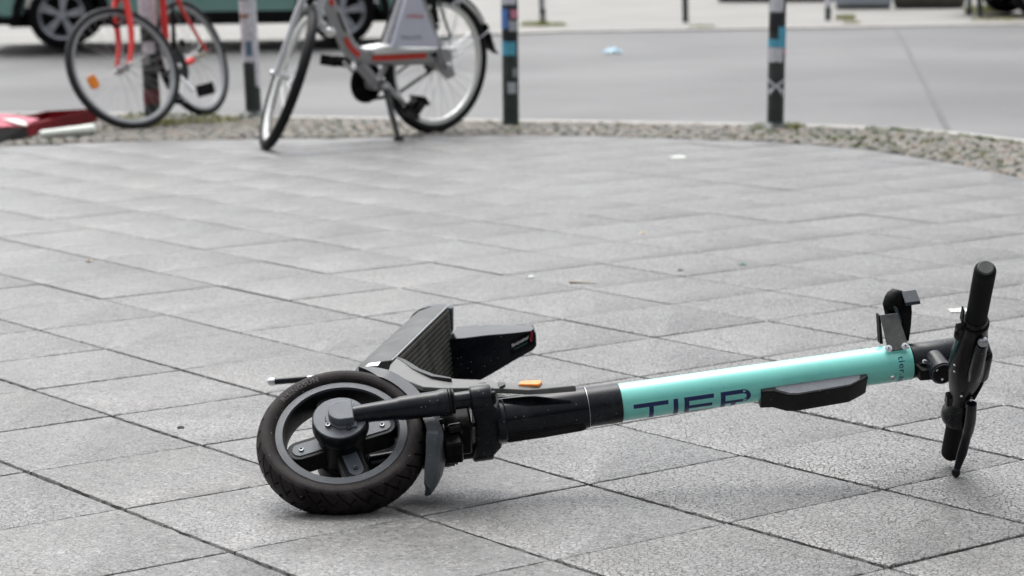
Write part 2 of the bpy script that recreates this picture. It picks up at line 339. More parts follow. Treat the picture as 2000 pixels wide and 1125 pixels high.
def rag(poly, step, amp):
    out = []
    for k in range(len(poly)):
        a, b = poly[k], poly[(k+1) % len(poly)]; d = b-a; L_ = np.linalg.norm(d); m = max(1, int(L_/step))
        nn = np.array([d[1], -d[0]])/max(L_, 1e-6)
        for q in range(m):
            p = a+d*q/m
            if 0 < q: p = p+nn*amp*(noise.noise(Vector((p[0]*38, p[1]*38, 3)))*1.3+random.uniform(-.5, .5))
            out.append(p)
    return out
g = G(); tone = []; worn = []; warm = []
ga = {}; gb = {}
for k in range(-80, 90):
    ga[k] = random.choice([.009, .010, .011, .013]); gb[k] = random.choice([.0048, .0056, .0066, .0078])
ga[1] = .010; ga[0] = .0115; ga[2] = .009; ga[3] = .010; gb[3] = .006
oi = {k: random.gauss(0, .006) for k in range(-80, 90)}; oj = {k: random.gauss(0, .005) for k in range(-80, 90)}
for k in range(-6, 8): oi[k] *= .4; oj[k] *= .4
for i in range(-52, 24):
    for j in range(-20, 56):
        c = grid2w(i+.5, j+.5)
        if not (-7.5 < c[0] < 2.3 and -1.5 < c[1] < 11.6): continue
        if c[0] > 2.0 and c[1] > 9.5: continue
        h_ = random.gauss(0, .0006)
        a0, a1 = ga[j]*random.uniform(.9, 1.15)/2, ga[j+1]*random.uniform(.9, 1.15)/2
        b0, b1 = gb[i]*random.uniform(.75, 1.25)/2, gb[i+1]*random.uniform(.75, 1.25)/2
        fk = float(np.interp(c[1], [5, 8], [1, .6])); a0, a1, b0, b1 = a0*fk, a1*fk, b0*fk, b1*fk
        q = [grid2w(i+oi[i]/SL+b0/SL, j+oj[j]/SL+a0/SL), grid2w(i+1+oi[i+1]/SL-b1/SL, j+oj[j]/SL+a0/SL),
             grid2w(i+1+oi[i+1]/SL-b1/SL, j+1+oj[j+1]/SL-a1/SL), grid2w(i+oi[i]/SL+b0/SL, j+1+oj[j+1]/SL-a1/SL)]
        ok = True
        if c[1] > 6.5:
            for s_ in range(len(SX)-1):
                p = np.array([SX[s_], SY[s_]]); d = np.array([SX[s_+1], SY[s_+1]])-p; nrm = nz([-d[1], d[0]])
                if SX[s_]-.2 <= c[0] <= SX[s_+1]+.2 or (s_ >= 8 and c[0] > 1.8):
                    q = clip(q, p, nrm)
                    if len(q) < 3: ok = False; break
        if not ok: continue
        ar = .5*abs(sum(q[k][0]*q[(k+1) % len(q)][1]-q[(k+1) % len(q)][0]*q[k][1] for k in range(len(q))))
        if ar < .004: continue
        near = 2.2 < c[1] < 6.0 and abs(c[0]) < 1.6
        if near: q = rag(q, .010, .0015)
        elif c[1] < 8 and c[1] > 2: q = rag(q, .05, .0012)
        q = np.array(q); cc = q.mean(0); inn = cc+(q-cc)*(1-.0017/.17); m_ = len(q)
        tl = (random.uniform(-1, 1)*.0006, random.uniform(-1, 1)*.0006)
        def zz(p): return h_+(p[0]-cc[0])*tl[0]*3+(p[1]-cc[1])*tl[1]*3
        v = [(p[0], p[1], zz(p)) for p in inn]+[(p[0], p[1], zz(p)-.0014) for p in q]+[(p[0], p[1], -.034) for p in q]
        f = [tuple(range(m_))]+[(k, m_+k, m_+(k+1) % m_, (k+1) % m_) for k in range(m_)]+[(m_+k, 2*m_+k, 2*m_+(k+1) % m_, m_+(k+1) % m_) for k in range(m_)]
        g.add(v, f)
        t_ = .148*math.exp(random.gauss(0, .016)); w_ = np.clip((c[0]+.25)/.8, 0, 1)*.6+.10+random.uniform(-.08, .15); hh = random.uniform(.25, .65)
        if c[0] < -.3: w_ = min(w_, .35)
        t_ *= 1+.12*w_; tone += [t_]*len(f); worn += [float(np.clip(w_, .05, .95))]*len(f); warm += [hh]*len(f)
pv = build('pavement', g, M['slab'], kind='structure', recalc=False, ang=50)
for nm, arr in (('tone', tone), ('worn', worn), ('warm', warm)):
    a = pv.data.attributes.new(nm, 'FLOAT', 'FACE'); a.data.foreach_set('value', arr)
def sheet(name, pts, z, m, kind='structure'):
    g = G(); g.add([(p[0], p[1], z) for p in pts], [tuple(range(len(pts)))]); return build(name, g, m, kind=kind, recalc=False)
# bedding under the slabs, bounded by the kerb line
sheet('pavement_bed', [(-9, -6), (2.72, -6)]+[(x, y+.01) for x, y in zip(KX[::-1], KY[::-1])], -.024, M['sand'])
sheet('ground', [(-250, -60), (250, -60), (250, 400), (-250, 400)], -.16, M['farpave'])
def rz(y): return -.10+max(0, y-13)*.0070
g = G(); g.add([(x, y, rz(y)) for y in (-8, 13, 24.8) for x in (-40, 40)]+[(x, 40, -.02) for x in (-40, 40)], [(0, 1, 3, 2), (2, 3, 5, 4), (4, 5, 7, 6)]); build('road', g, M['asphalt'], kind='structure', recalc=False)
# near kerb of granite blocks
g = G()
pts = [np.array([x, y]) for x, y in zip(KX, KY)]
seg = []
for a, b in zip(pts[:-1], pts[1:]):
    n_ = max(1, int(np.linalg.norm(b-a)/.05)); seg += [a+(b-a)*k/n_ for k in range(n_)]
sm = np.array(seg+[pts[-1]])
for _ in range(12): sm[1:-1] = (sm[:-2]+2*sm[1:-1]+sm[2:])/4
k = 0
while k < len(sm)-3:
    e = min(k+20, len(sm)-1); ring = []
    for q in range(k, e+1):
        d = nz(sm[min(q+1, len(sm)-1)]-sm[max(q-1, 0)]); nn = np.array([-d[1], d[0]])
        p = sm[q]+(d*.004 if q == k else (-d*.004 if q == e else 0))
        w0, w1 = .0, .13
        ring.append([(*(p+nn*w0), -.13), (*(p+nn*w0), -.004), (*(p+nn*(w0+.008)), .004), (*(p+nn*(w1-.012)), .002), (*(p+nn*w1), -.012), (*(p+nn*(w1+.012)), -.13)])
    g.loft(ring); k = e
build('kerb', g, M['kerb'], kind='structure')
# small granite setts between slabs and kerb
sett_m = []
for nm, c in (('sett_grey', (.14, .136, .12)), ('sett_pale', (.19, .175, .15)), ('sett_warm', (.165, .13, .10)), ('sett_dark', (.12, .12, .105))):
    sett_m.append(mat(nm, c, .65, var=.15, vscale=60, bump=.3, bscale=300))
g = G(); midx = []
def sb(x): return float(np.interp(x, SX, SY))
def kb(x): return float(np.interp(x, KX, KY))
y = 6.9
row = 0
while y < 13.3:
    x = -6.5+random.uniform(0, .05)
    while x < 2.62:
        s1 = random.uniform(.045, .062)
        jx, jy = x+random.uniform(-.006, .006), y+random.uniform(-.008, .008)+.012*math.sin(x*3)
        if jy > sb(jx)+.03 and jy < kb(jx)-.03 and (jx < 2.0 or jy < np.interp(jx, KX, KY)-.03):
            a = random.uniform(-.25, .25); ca, sa = math.cos(a), math.sin(a); hx, hy = s1*.46, random.uniform(.044, .058)*.46
            zt = .001+random.uniform(-.003, .003)
            def P_(u, v_, z): return (jx+ca*u*hx-sa*v_*hy, jy+sa*u*hx+ca*v_*hy, z)
            js = [random.uniform(.85, 1.05) for _ in range(4)]
            cs = [(-js[0], -js[1]), (js[1], -js[2]), (js[2], js[3]), (-js[3], js[0])]
            v = [P_(u*.72, w*.72, zt+.004) for u, w in cs]+[P_(u, w, zt-.004) for u, w in cs]+[P_(u, w, -.02) for u, w in cs]
            g.add(v, [(0, 1, 2, 3)]+[(k, 4+k, 4+(k+1) % 4, (k+1) % 4) for k in range(4)]+[(4+k, 8+k, 8+(k+1) % 4, 4+(k+1) % 4) for k in range(4)])
            midx += [random.choices([0, 1, 2, 3], [4, 5, 1.4, 1])[0]]*9
        x += s1+.006
    y += .057
st = build('cobblestones', g, sett_m[0], kind='structure', recalc=False, ang=60)
for m_ in sett_m[1:]: st.data.materials.append(m_)
st.data.polygons.foreach_set('material_index', midx)
# moss and grass in the cobbles, along the kerb
def blades(g, x, y, n, h, spread, z=0.):
    for _ in range(n):
        a = random.uniform(0, 6.28); r = spread*math.sqrt(random.random()); px, py = x+r*math.cos(a), y+r*math.sin(a)
        hh = h*random.uniform(.4, 1.1); b = random.uniform(0, 6.28); le = random.uniform(.1, .8)*hh; w = random.uniform(.0012, .003)
        dx, dy = math.cos(b), math.sin(b); tx, ty = -dy*w, dx*w
        g.add([(px-tx, py-ty, z), (px+tx, py+ty, z), (px+tx*.8+dx*le*.35, py+ty*.8+dy*le*.35, z+hh*.6), (px-tx*.8+dx*le*.35, py-ty*.8+dy*le*.35, z+hh*.6), (px+dx*le, py+dy*le, z+hh)], [(0, 1, 2, 3), (3, 2, 4)])
g = G()
for _ in range(260):
    x = random.choice([random.uniform(1.1, 2.3), random.uniform(1.4, 2.2), random.uniform(-2.4, 1.2)]); lo, hi = sb(x), kb(x)
    if hi-lo < .08: continue
    blades(g, x, random.uniform(lo+.02, hi-.02), random.randint(5, 16), .018, .03)
for x0, x1, n_ in ((1.72, 2.5, 95), (1.22, 1.45, 24), (-2.1, -1.55, 60)):
    for _ in range(n_):
        x = random.uniform(x0, x1); blades(g, x, kb(x)-random.uniform(.0, .035)-.01, 14, .016, .018)
build('grass', g, M['grass'], kind='stuff', label='short moss and grass growing between the cobblestones beside the kerb', recalc=False)
g = G()
for px, py, n_, h_, s_ in ((300, 246, 160, .05, .10), (420, 240, 140, .05, .14), (250, 238, 60, .05, .08), (345, 244, 90, .05, .07), (1545, 251, 120, .035, .06), (1488, 251, 60, .03, .04), (455, 234, 40, .03, .1), (560, 245, 60, .02, .2)):
    c = gp(px, py); blades(g, c[0], c[1], n_, h_, s_)
build('weeds', g, M['grass_y'], kind='stuff', label='yellowish weeds growing round the bollards and bicycle wheels at the kerb', recalc=False)
# far kerb, far pavement
FX = [-30, -4.612, -2.657, -1.379, -.629, .553, 2.661, 5.388, 30]; FY = [20.9, 21.25, 21.5, 22.2, 23.3, 24.0, 24.2, 24.6, 27.5]
g = G()
ring = []
for x, y in zip(FX, FY): ring.append([(x, y-.02, -.13), (x, y, -.006), (x, y+.02, .0), (x, y+.16, .0), (x, y+.17, -.13)])
g.loft(ring); build('far_kerb', g, M['kerb'], kind='structure')
g = G(); v = []
for x, y in zip(FX, FY): v += [(x, y+.165, -.004)]
v2 = [(30, 60, -.004), (-30, 60, -.004)]
g.add(v+v2, [tuple(range(len(v)+2))]); build('far_pavement', g, M['farpave'], kind='structure', recalc=False)
# seam in the road
g = G(); a = [gp(x, y, -.096)[:2] for x, y in ((1742, 62), (1765, 95), (1790, 140), (1822, 195), (1856, 262))]
v = []
for k, p in enumerate(a): w = .013+.004*(k % 2); v += [(p[0]-w, p[1], rz(p[1])+.004), (p[0]+w, p[1], rz(p[1])+.004)]
g.add(v, [(2*k, 2*k+1, 2*k+3, 2*k+2) for k in range(len(a)-1)]); build('road_seam', g, M['seam'], kind='structure', recalc=False)
# ------------------------------------------------------------------ electric scooter lying on its side
O = np.array([-.28232, 3.77868, .09779])
S = np.array([.987416, .123175, .099184]); Nn = np.array([-.002195, -.616442, .787398]); Fv = np.array([-.158129, .777707, .608414]); D = -Fv
def SP(s, n, f): return O+S*s+Nn*n+Fv*f
sc = thing('electric_scooter', (O[0], O[1], 0), 'turquoise and black rental electric scooter lying on its side on the pavement slabs', 'electric scooter')
# front wheel: hub and five blocky spokes
g = G()
g.lathe(SP(0, 0, 0), Nn, [(0, .0615), (.0445, .0615), (.0455, .060), (.0465, .040), (.044, .034), (.040, .032), (.038, -.03), (.043, -.034), (.0455, -.06), (0, -.0625)], 56)
wheel = None
def capsule2(r, L0, L1, n=10):
    p = [(L0+0*r, -r)]
    p = []
    for k in range(n+1): a = -math.pi/2+math.pi*k/n; p.append((L1-r+r*math.cos(a), r*math.sin(a)))
    p += [(L0, r), (L0, -r)]
    return p
for k in range(4):
    a = math.radians(12+90*k); d = S*math.cos(a)+Fv*math.sin(a); t = np.cross(Nn, d)
    g.prism(capsule2(.0200, .03, .0935), SP(0, 0, 0), d, t, Nn, -.026, .012)
wheel = build('front_wheel', g, M['plastic'], sc, bevel=.0022)
g = G(); gb_ = G()
for k in range(4):
    a = math.radians(12+90*k); d = S*math.cos(a)+Fv*math.sin(a); t = np.cross(Nn, d)
    g.prism(capsule2(.0125, .03, .085), SP(0, 0, 0), d, t, Nn, .011, .0135)
    gb_.lathe(SP(0, 0, 0)+d*.070+Nn*.0135, Nn, [(.0018, -.001), (.0022, .0022), (.0042, .0024), (.0046, 0)], 12)
build_each('spoke_lit_cover', g, M['greylit'], wheel, bevel=.0006)  # spoke pads, lit look painted as a lighter grey than the spokes
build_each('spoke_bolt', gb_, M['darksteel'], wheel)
g = G(); g.lathe(SP(0, 0, 0), Nn, [(0, .0632), (.0425, .0632), (.0436, .0622), (.0436, .0600)], 56); build('hub_lit_disc', g, M['greylit'], wheel)  # top of the hub drum, its light painted in as lighter grey
# rim
g = G()
g.lathe(SP(0, 0, 0), Nn, [(.0950, .0255), (.0965, .0275), (.108, .0262), (.1105, .0235), (.1105, -.0235), (.108, -.0262), (.0965, -.0275), (.0950, -.0255)], 96, closed=True)
rim_ = build('rim', g, M['greyp'], wheel)
g = G(); g.lathe(SP(0, 0, 0), Nn, [(.0965, .0250), (.0940, .0235), (.0915, .012), (.0905, 0), (.0915, -.012), (.0940, -.0235), (.0965, -.0250)], 96, closed=True); build('shaded_rim_barrel', g, M['plastic'], wheel)  # inside of the grey rim, its shade painted in as near-black
# tyre with grooved tread
pr_ = [(.1085, .0235), (.1100, .0268), (.1135, .0298), (.119, .0316), (.125, .0320), (.1290, .0312), (.1300, .0304), (.1318, .0298), (.1342, .0272), (.1362, .0240), (.1379, .0200), (.1393, .0155), (.1403, .0105), (.1409, .0055), (.1411, 0)]
def dense(p, m):
    p = np.array(p); t = np.arange(len(p)); q = np.linspace(0, len(p)-1, m); return np.stack([np.interp(q, t, p[:, 0]), np.interp(q, t, p[:, 1])], 1)
hp = dense(pr_, 44); full = np.concatenate([hp, hp[::-1][1:]*[1, -1]]); m_ = len(full); SEG = 900
g = G(); V = []
for k in range(SEG):
    a = 2*math.pi*k/SEG; d = S*math.cos(a)+Fv*math.sin(a)
    for (r, h) in full:
        q = 0.
        if r > .1312:
            v_ = h/.03; ph = a*32/(2*math.pi)
            w1 = (ph+.95*abs(v_)**1.2*(1 if v_ > 0 else 1)+(.5 if v_ < 0 else 0)) % 1
            if w1 < .13 and abs(v_) > .1: q = .0046*min(1, (.065-abs(w1-.065))/.03)
            w2 = (ph*1.0-.8*abs(v_)+.35+(.5 if v_ < 0 else 0)) % 1
            if w2 < .09 and .34 < abs(v_) < .62: q = max(q, .0040)
            if abs(abs(v_)-.86) < .02: q = max(q, .0)
        if .1294 < r < .1304: q = .0007
        if .1085 < r < .1095: q = .0004
        V.append(O+d*(r-q)+Nn*(h*(1-q*2)))
F_ = [(k*m_+j, ((k+1) % SEG)*m_+j, ((k+1) % SEG)*m_+j+1, k*m_+j+1) for k in range(SEG) for j in range(m_-1)]
g.add(V, F_); tyre = build('tyre', g, M['rubber'], wheel, ang=60)
# raised sidewall lettering
tv, tf = text_geo('RISINGSUN', .0125, .0002); g = G(); v = []
L_ = tv[:, 0].max()
for x, y_ in tv:
    a = math.radians(138)-(x)/.122*1.12*1.0; r = .1155+y_; d = S*math.cos(a)+Fv*math.sin(a)
    h = float(np.interp(r, [p[0] for p in pr_], [p[1] for p in pr_])); v.append(O+d*r+Nn*(h+.0004))
g.add(v, tf); build('tyre_lettering', g, mat('lettering_rubber', (.06, .055, .055), .5), wheel, recalc=False)
# axle cap: D-shaped cover on the hub
g = G(); cap = [(.022, -.0205), (.022, .0205)]+[(.002+.0205*math.cos(a)*1.0, .0205*math.sin(a)) for a in np.linspace(math.pi/2, 3*math.pi/2, 14)]
g.prism(cap, SP(.0, 0, 0), S, Fv, Nn, .0630, .082); g.prism([(.026, -.026), (.026, .026), (-.004, .026), (-.024, .006), (-.024, -.008), (-.004, -.026)], SP(0, 0, 0), S, Fv, Nn, .0628, .067)
build('axle_cap', g, M['greylit'], sc, bevel=.0018)
g = G()
for s_, f_ in ((-.021, -.014), (.012, -.0255)): g.lathe(SP(s_, .0635, f_), Nn, [(.0015, .001), (.002, .004), (.0042, .0042), (.0048, 0)], 12)
build_each('axle_bolt', g, M['darksteel'], sc)
# suspension fork: two legs
for sg in (1, -1):
    g = G(); n_ = .0655*sg
    pp = [(.020, .0140), (.030, .0148), (.06, .0160), (.094, .0178), (.100, .0196), (.13, .0205), (.160, .0208), (.166, .0225), (.172, .0230), (.178, .0222)]
    g.tube([SP(s, n_, 0) for s, r in pp], [r for s, r in pp], 32)
    leg = build('fork_leg', g, M['black'], sc, ang=30)
    g = G(); pp = [(.178, .0205), (.1795, .0225), (.182, .0225), (.1835, .019), (.1855, .021), (.188, .0205), (.189, .0165)]
    g.tube([SP(s, n_, 0) for s, r in pp], [r for s, r in pp], 28); build('dust_seal', g, M['plastic'], leg)
    g = G(); g.tube([SP(.186, n_, 0), SP(.235, n_, 0)], .0142, 28); build('stanchion', g, M['blackgloss'], leg)
# crown: clamps on each leg joined by a block
g = G()
for sg in (1, -1):
    g.tube([SP(.214, .0655*sg, 0), SP(.217, .0655*sg, 0), SP(.247, .0655*sg, 0), SP(.25, .0655*sg, 0)], [.019, .0205, .0205, .019], 28)
g.prism([(.214, -.062), (.250, -.062), (.262, -.045), (.266, -.02), (.266, .02), (.262, .045), (.250, .062), (.214, .062), (.219, .03), (.219, -.03)], SP(0, 0, 0), S, Nn, Fv, -.021, .024)
g.tube([SP(.255, 0, 0), SP(.272, 0, 0)], .037, 32)
crown = build('fork_crown', g, M['black'], sc, bevel=.003)
g = G()
for f_ in (-.010,): g.lathe(SP(.25, .0655, f_+.004), S, [(.009, -.002), (.009, .004), (.006, .006), (.0, .006)], 14)
g.tube([SP(.188, .012, -.012), SP(.20, .013, -.012), SP(.226, .014, -.01)], [.0075, .0052, .004], 12)
g.lathe(SP(.2515, .064, .012), S, [(.0062, -.003), (.0062, .0035), (.004, .004), (0, .004)], 10)
g.lathe(SP(.2515, .076, -.006), S, [(.0062, -.003), (.0062, .0035), (.004, .004), (0, .004)], 10)
build_each('crown_bolt', g, M['plastic'], crown)
# front mudguard following the tyre
def arcpart(phis, rin, rout, n0, n1, g, taper=None):
    rings = []
    for k, ph in enumerate(phis):
        a = math.radians(ph); d = S*math.cos(a)+Fv*math.sin(a); t = 1 if taper is None else taper[k]
        ri, ro = rout-(rout-rin)*t, rout
        rings.append([O+d*ri+Nn*n0, O+d*ro+Nn*n0, O+d*ro+Nn*n1, O+d*ri+Nn*n1])
    g.loft(rings)
g = G()
ph = np.linspace(-40, 72, 60)
rings = []
for p in ph:
    a = math.radians(p); d = S*math.cos(a)+Fv*math.sin(a)
    low_ = float(np.interp(p, [-15, 8, 72], [1, 0, 0])); t = float(np.interp(p, [-40, -34, -20, 55, 72], [.25, .6, 1, 1, .12]))
    ro = .152+.013*low_; ri = ro-.021*t-.002
    w1 = (.034+.012*low_)*float(np.interp(p, [50, 72], [1, .7])); w0 = w1
    if p < -17: w0 = w0-.055*((-17-p)/23)**1.1; w1 = w1-.006*((-17-p)/23)
    ch_ = .007
    prf = [(ri, w0), (ro-.004, w0), (ro+.004*low_, w0-ch_), (ro+.002+.005*low_, (w0-w1)/2), (ro+.004*low_, -w1+ch_), (ro-.004, -w1), (ri, -w1), (ri, -w1+.003), (ro-.006, -w1+.004), (ro-.004, (w0-w1)/2), (ro-.006, w0-.004), (ri, w0-.003)]
    rings.append([O+d*r+Nn*h for r, h in prf])
g.loft(rings)
mg = build('front_mudguard', g, mat('mudguard_plastic', (.058, .066, .076), .42, var=.3, vscale=28, bump=.2, bscale=1500, specks=True), sc, ang=25)
g = G(); g.prism([(.150, -.03), (.190, -.030), (.212, -.018), (.212, .018), (.190, .03), (.150, .03)], SP(0, 0, 0), S, Nn, Fv, -.010, .0)
g.box(SP(.178, .004, -.036), (.03, .05, .05), (S, Nn, Fv)); g.box(SP(.190, -.004, .008), (.046, .078, .07), (S, Nn, Fv)); g.tube([SP(.172, .03, -.03), SP(.196, .03, -.028)], .01, 16); g.tube([SP(.172, -.03, -.03), SP(.196, -.03, -.028)], .01, 16)
build('mudguard_bracket', g, M['plasticd'], mg, bevel=.004)
# steering column sleeves and the turquoise stem
TA = SP(.26, 0, .003); TB = SP(.98, 0, .0098); TS = nz(TB-TA)
def TP(s): return TA+TS*(s-.26)
TN = nz(Nn-TS*(Nn@TS)); TD = np.cross(TS, TN)
if TD@D < 0: TD = -TD
def dshape(r, f=.92, n=40):
    return [(r*math.cos(a), r*math.sin(a)*(1 if math.sin(a) > 0 else f)) for a in np.linspace(0, 2*math.pi, n, endpoint=False)]
def sleeve(s0, s1, r0, r1, name, m, parent=sc, ch=.001):
    g = G(); g.tube([TP(s0), TP(s0+ch), TP(s1-ch), TP(s1)], [r0-ch, r0, r1, r1-ch], 56); return build(name, g, m, parent, ang=30)
low = sleeve(.262, .409, .0350, .0348, 'lower_column', M['blackgloss'])
g = G(); g.prism([(.262, 0), (.262, .034), (.272, .0382), (.33, .0385), (.395, .0362), (.405, .033), (.405, 0)], TP(0), TS, TD, TN, -.018, .002); build('cable_channel', g, M['plasticd'], low, bevel=.003)
g = G(); g.tube([TP(.258), TP(.264)], .036, 40); g.tube([TP(.4095), TP(.4105)], .0345, 40); build_each('column_seal', g, M['steel'], low)
col = sleeve(.4105, .4665, .0334, .0334, 'folding_collar', M['black'])
g = G()
for s_ in (.418, .437, .458): g.ball(TP(s_)-TD*.0325+TN*.004, .0035, 10)
build_each('collar_screw', g, M['black'], col)
stem = sleeve(.4665, .9665, .0315, .0315, 'stem', M['teal'], ch=.0006)
# lettering wrapped round the stem
def cyl(s, v, r=.03162): # v metres round the tube from the side that faces up, towards the front
    a = v/.0316; return TP(s)+r*(math.cos(a)*TN+math.sin(a)*TD)
g = G()
def patch(s0, s1, v0, v1, shear=0):
    nu = max(1, int((s1-s0)/.004)); nv = max(1, int((v1-v0)/.003)); v = []
    for i in range(nu+1):
        for j in range(nv+1): v.append(cyl(s0+(s1-s0)*i/nu, v0+(v1-v0)*j/nv))
    g.add(v, [(i*(nv+1)+j, (i+1)*(nv+1)+j, (i+1)*(nv+1)+j+1, i*(nv+1)+j+1) for i in range(nu) for j in range(nv)])
V0 = math.radians(53)*.0316; HL = .042; K = .0073
patch(.484, .543, V0, V0+K); patch(.5100, .5178, V0+K, V0+HL)
patch(.5515, .5595, V0, V0+HL)
patch(.570, .578, V0, V0+HL); patch(.578, .6205, V0, V0+K); patch(.578, .6175, V0+HL/2-K/2-.001, V0+HL/2+K/2-.001); patch(.578, .6205, V0+HL-K, V0+HL)
patch(.632, .640, V0, V0+HL); patch(.640, .6705, V0, V0+K); patch(.640, .6705, V0+.0185, V0+.0185+K)
v = []; r1, r0 = (.0185+K)/2, (.0185+K)/2-K
for k in range(17):
    a = -math.pi/2+math.pi*k/16
    for r in (r0, r1): v.append(cyl(.6705+r*math.cos(a), V0+(.0185+K)/2+r*math.sin(a)))
g.add(v, [(2*k, 2*k+1, 2*k+3, 2*k+2) for k in range(16)])
patch(.650, .658, V0+.0185+K, V0+HL)
build('stem_lettering', g, M['navy'], stem, recalc=False)
tv, tf = text_geo('tier.app', .0165, .0002); g = G()
g.add([cyl(.9405+y_*.9, .0115+x*1.12) for x, y_ in tv], tf); build('small_lettering', g, M['navy'], stem, recalc=False)
g = G(); q = TP(.928)+(TN*math.cos(1.55)+TD*math.sin(1.55))*.0315; g.lathe(q, TN*math.cos(1.55)+TD*math.sin(1.55), [(.0015, .0005), (.002, .0025), (.0048, .0022), (.0055, 0)], 14); build('rivet', g, M['chrome'], stem)
# carrying hook on the front of the stem
g = G(); o_ = TP(0)+TD*0
g.prism([(.700, .018), (.882, .018), (.884, .034), (.872, .040), (.850, .049), (.758, .052), (.742, .049), (.722, .037), (.7005, .034)], o_, TS, TD, TN, -.026, .0155)
hook = build('bag_hook', g, M['plastic'], sc, bevel=.0015)
g = G(); g.prism([(.722, .020), (.874, .020), (.868, .038), (.850, .0455), (.760, .0485), (.746, .046), (.726, .034)], o_, TS, TD, TN, .0150, .0162); build('hook_lit_face', g, M['greylit'], hook, bevel=.0004)  # lit side of the hook, painted as a thin lighter inset
# steering head (dark) above the stem
g = G(); g.tube([TP(.965), TP(.967), TP(1.05), TP(1.058)], [.0285, .0295, .0292, .026], 48); head = build('steering_head', g, M['black'], sc)
g = G(); g.tube([TP(.9663), TP(.9690)], .0303, 48); build('head_seal', g, M['plasticd'], head)
# handlebar from measured ends
HT = atdepth(1925, 524, 3.545); HB = gp(1857, 886, .021)
HD = nz(HT-HB); HL_ = np.linalg.norm(HT-HB)
def HP(k, s=0., d=0.): return HB+HD*(k*HL_)+hS*s+hD*d
hS = nz(S-HD*(S@HD)); hD = np.cross(HD, hS)
if hD@D < 0: hD = -hD
g = G()
cxs = [(.17, .0155, .014), (.27, .0165, .016), (.36, .021, .02), (.43, .027, .026), (.50, .031, .030), (.57, .030, .029), (.64, .0255, .025), (.72, .0205, .02), (.76, .018, .018)]
rings = []
for k, a, b in cxs: rings.append([HP(k, a*math.cos(t), b*math.sin(t)) for t in np.linspace(0, 2*math.pi, 36, endpoint=False)])
g.loft(rings); bar = build('handlebar', g, M['plasticd'], sc, ang=40)
g = G(); g.box(HP(.52, .022, -.002), (.026, .045, .085), (hS, hD, HD)); g.box(HP(.50, .008, -.018), (.045, .03, .075), (hS, hD, HD)); build('display_housing', g, M['plasticd'], bar, bevel=.010, segs=3)
g = G(); g.prism([(.02, -.028), (.058, -.012), (.062, .03), (.05, .04), (.01, .03)], TP(.985), TS, TD, TN, -.02, .016); build('head_gusset', g, M['plasticd'], head, bevel=.005)
for nm, a, b in (('top', .735, 1.0), ('bottom', .235, 0.)):
    g = G(); dr = 1 if b > a else -1
    pp = [(0, .0185), (.02, .0172), (.12, .0168), (.5, .0170), (.93, .0172), (.965, .0170), (.985, .0158), (1, .0135)]
    P2 = []; R2 = []
    n_ = 90
    for i in range(n_+1):
        t = i/n_; r = float(np.interp(t, [p[0] for p in pp], [p[1] for p in pp]))
        if .1 < t < .9: r -= .00045*(i % 2)
        P2.append(HP(a+(b-a)*t)); R2.append(r)
    g.tube(P2, R2, 40); gr = build('grip', g, M['grip'], bar, ang=50)
    g = G(); g.tube([HP(b-dr*.001), HP(b+dr*.004), HP(b+dr*.006)], [.0128, .0125, .011], 32); build('grip_end', g, M['dusty'], gr)
    g = G(); P3 = [(a-dr*.075, .0185), (a-dr*.070, .0215), (a-dr*.012, .0222), (a, .0222), (a+dr*.004, .0205)] if nm == 'top' else [(a+.10, .0165), (a+.085, .019), (a+.04, .022), (a+.02, .0275), (a+.006, .0292), (a-.006, .0285), (a-.012, .021)]
    g.tube([HP(k) for k, r in P3], [r for k, r in P3], 40)
    build('bar_collar' if nm == 'top' else 'bell', g, M['plasticd'] if nm == 'top' else M['blackgloss'], bar, ang=30)
g = G(); g.box(HP(.70, -.0245, .0), (.012, .014, .035), (hS, hD, HD)); g.box(HP(.70, -.03, .004), (.007, .008, .016), (hS, hD, HD)); g.box(HP(.335, -.021, .0), (.012, .014, .028), (hS, hD, HD)); g.box(HP(.775, -.0225, -.004), (.003, .012, .035), (hS, hD, HD)); build_each('clamp', g, M['plasticd'], bar, bevel=.002)
# upper brake lever stub with silver adjuster, lower brake lever touching the ground
g = G(); g.tube([HP(.70, .004, .030), HP(.66, .003, .031), HP(.58, .001, .033), HP(.53, .0, .031), HP(.52, .0, .026)], [.0085, .0105, .0115, .011, .007], 20); lv = build('brake_lever_housing', g, M['blackgloss'], bar)
g = G(); g.ball(HP(.712, .005, .030), .0088, 12); build('cable_adjuster', g, M['steel'], lv)
tip = gp(1867, 922, .010)
g = G(); b0 = HP(.37, .008, .027); b1 = HP(.235, .008, .034); b2 = HP(.20, .006, .036)
g.tube([b0, HP(.30, .008, .034), b1, b2, b2*.55+tip*.45+S*.001, tip*.97+b2*.03], [.0085, .0095, .0095, .0078, .0085, .0052], 18, flat=.75)
lv = build('brake_lever', g, M['blackgloss'], bar)
g = G(); g.ball(tip, .0080, 16, (1, 1, 1.15)); build('lever_ball', g, M['blackgloss'], lv)
g = G()
for k, s_, d_ in ((.56, -.027, .012), (.53, -.026, .014), (.42, -.012, .026), (.40, .004, .030)): g.ball(HP(k, s_, d_), .0024, 8)
build_each('bar_screw', g, M['chrome'], bar)
# cables
g = G()
def curve(P, n=24):
    P = [np.array(p) for p in P]; out = []
    for i in range(len(P)-1):
        p0, p1, p2, p3 = P[max(i-1, 0)], P[i], P[i+1], P[min(i+2, len(P)-1)]
        for k in range(n):
            t = k/n; out.append(.5*((2*p1)+(-p0+p2)*t+(2*p0-5*p1+4*p2-p3)*t*t+(-p0+3*p1-3*p2+p3)*t**3))
    return out+[P[-1]]
g.tube(curve([HP(.60, .024, .014), HP(.52, .032, .012), HP(.44, .024, .016), HP(.38, .012, .022)], 8), .0028, 10)
build('brake_cable', g, M['plasticd'], bar)
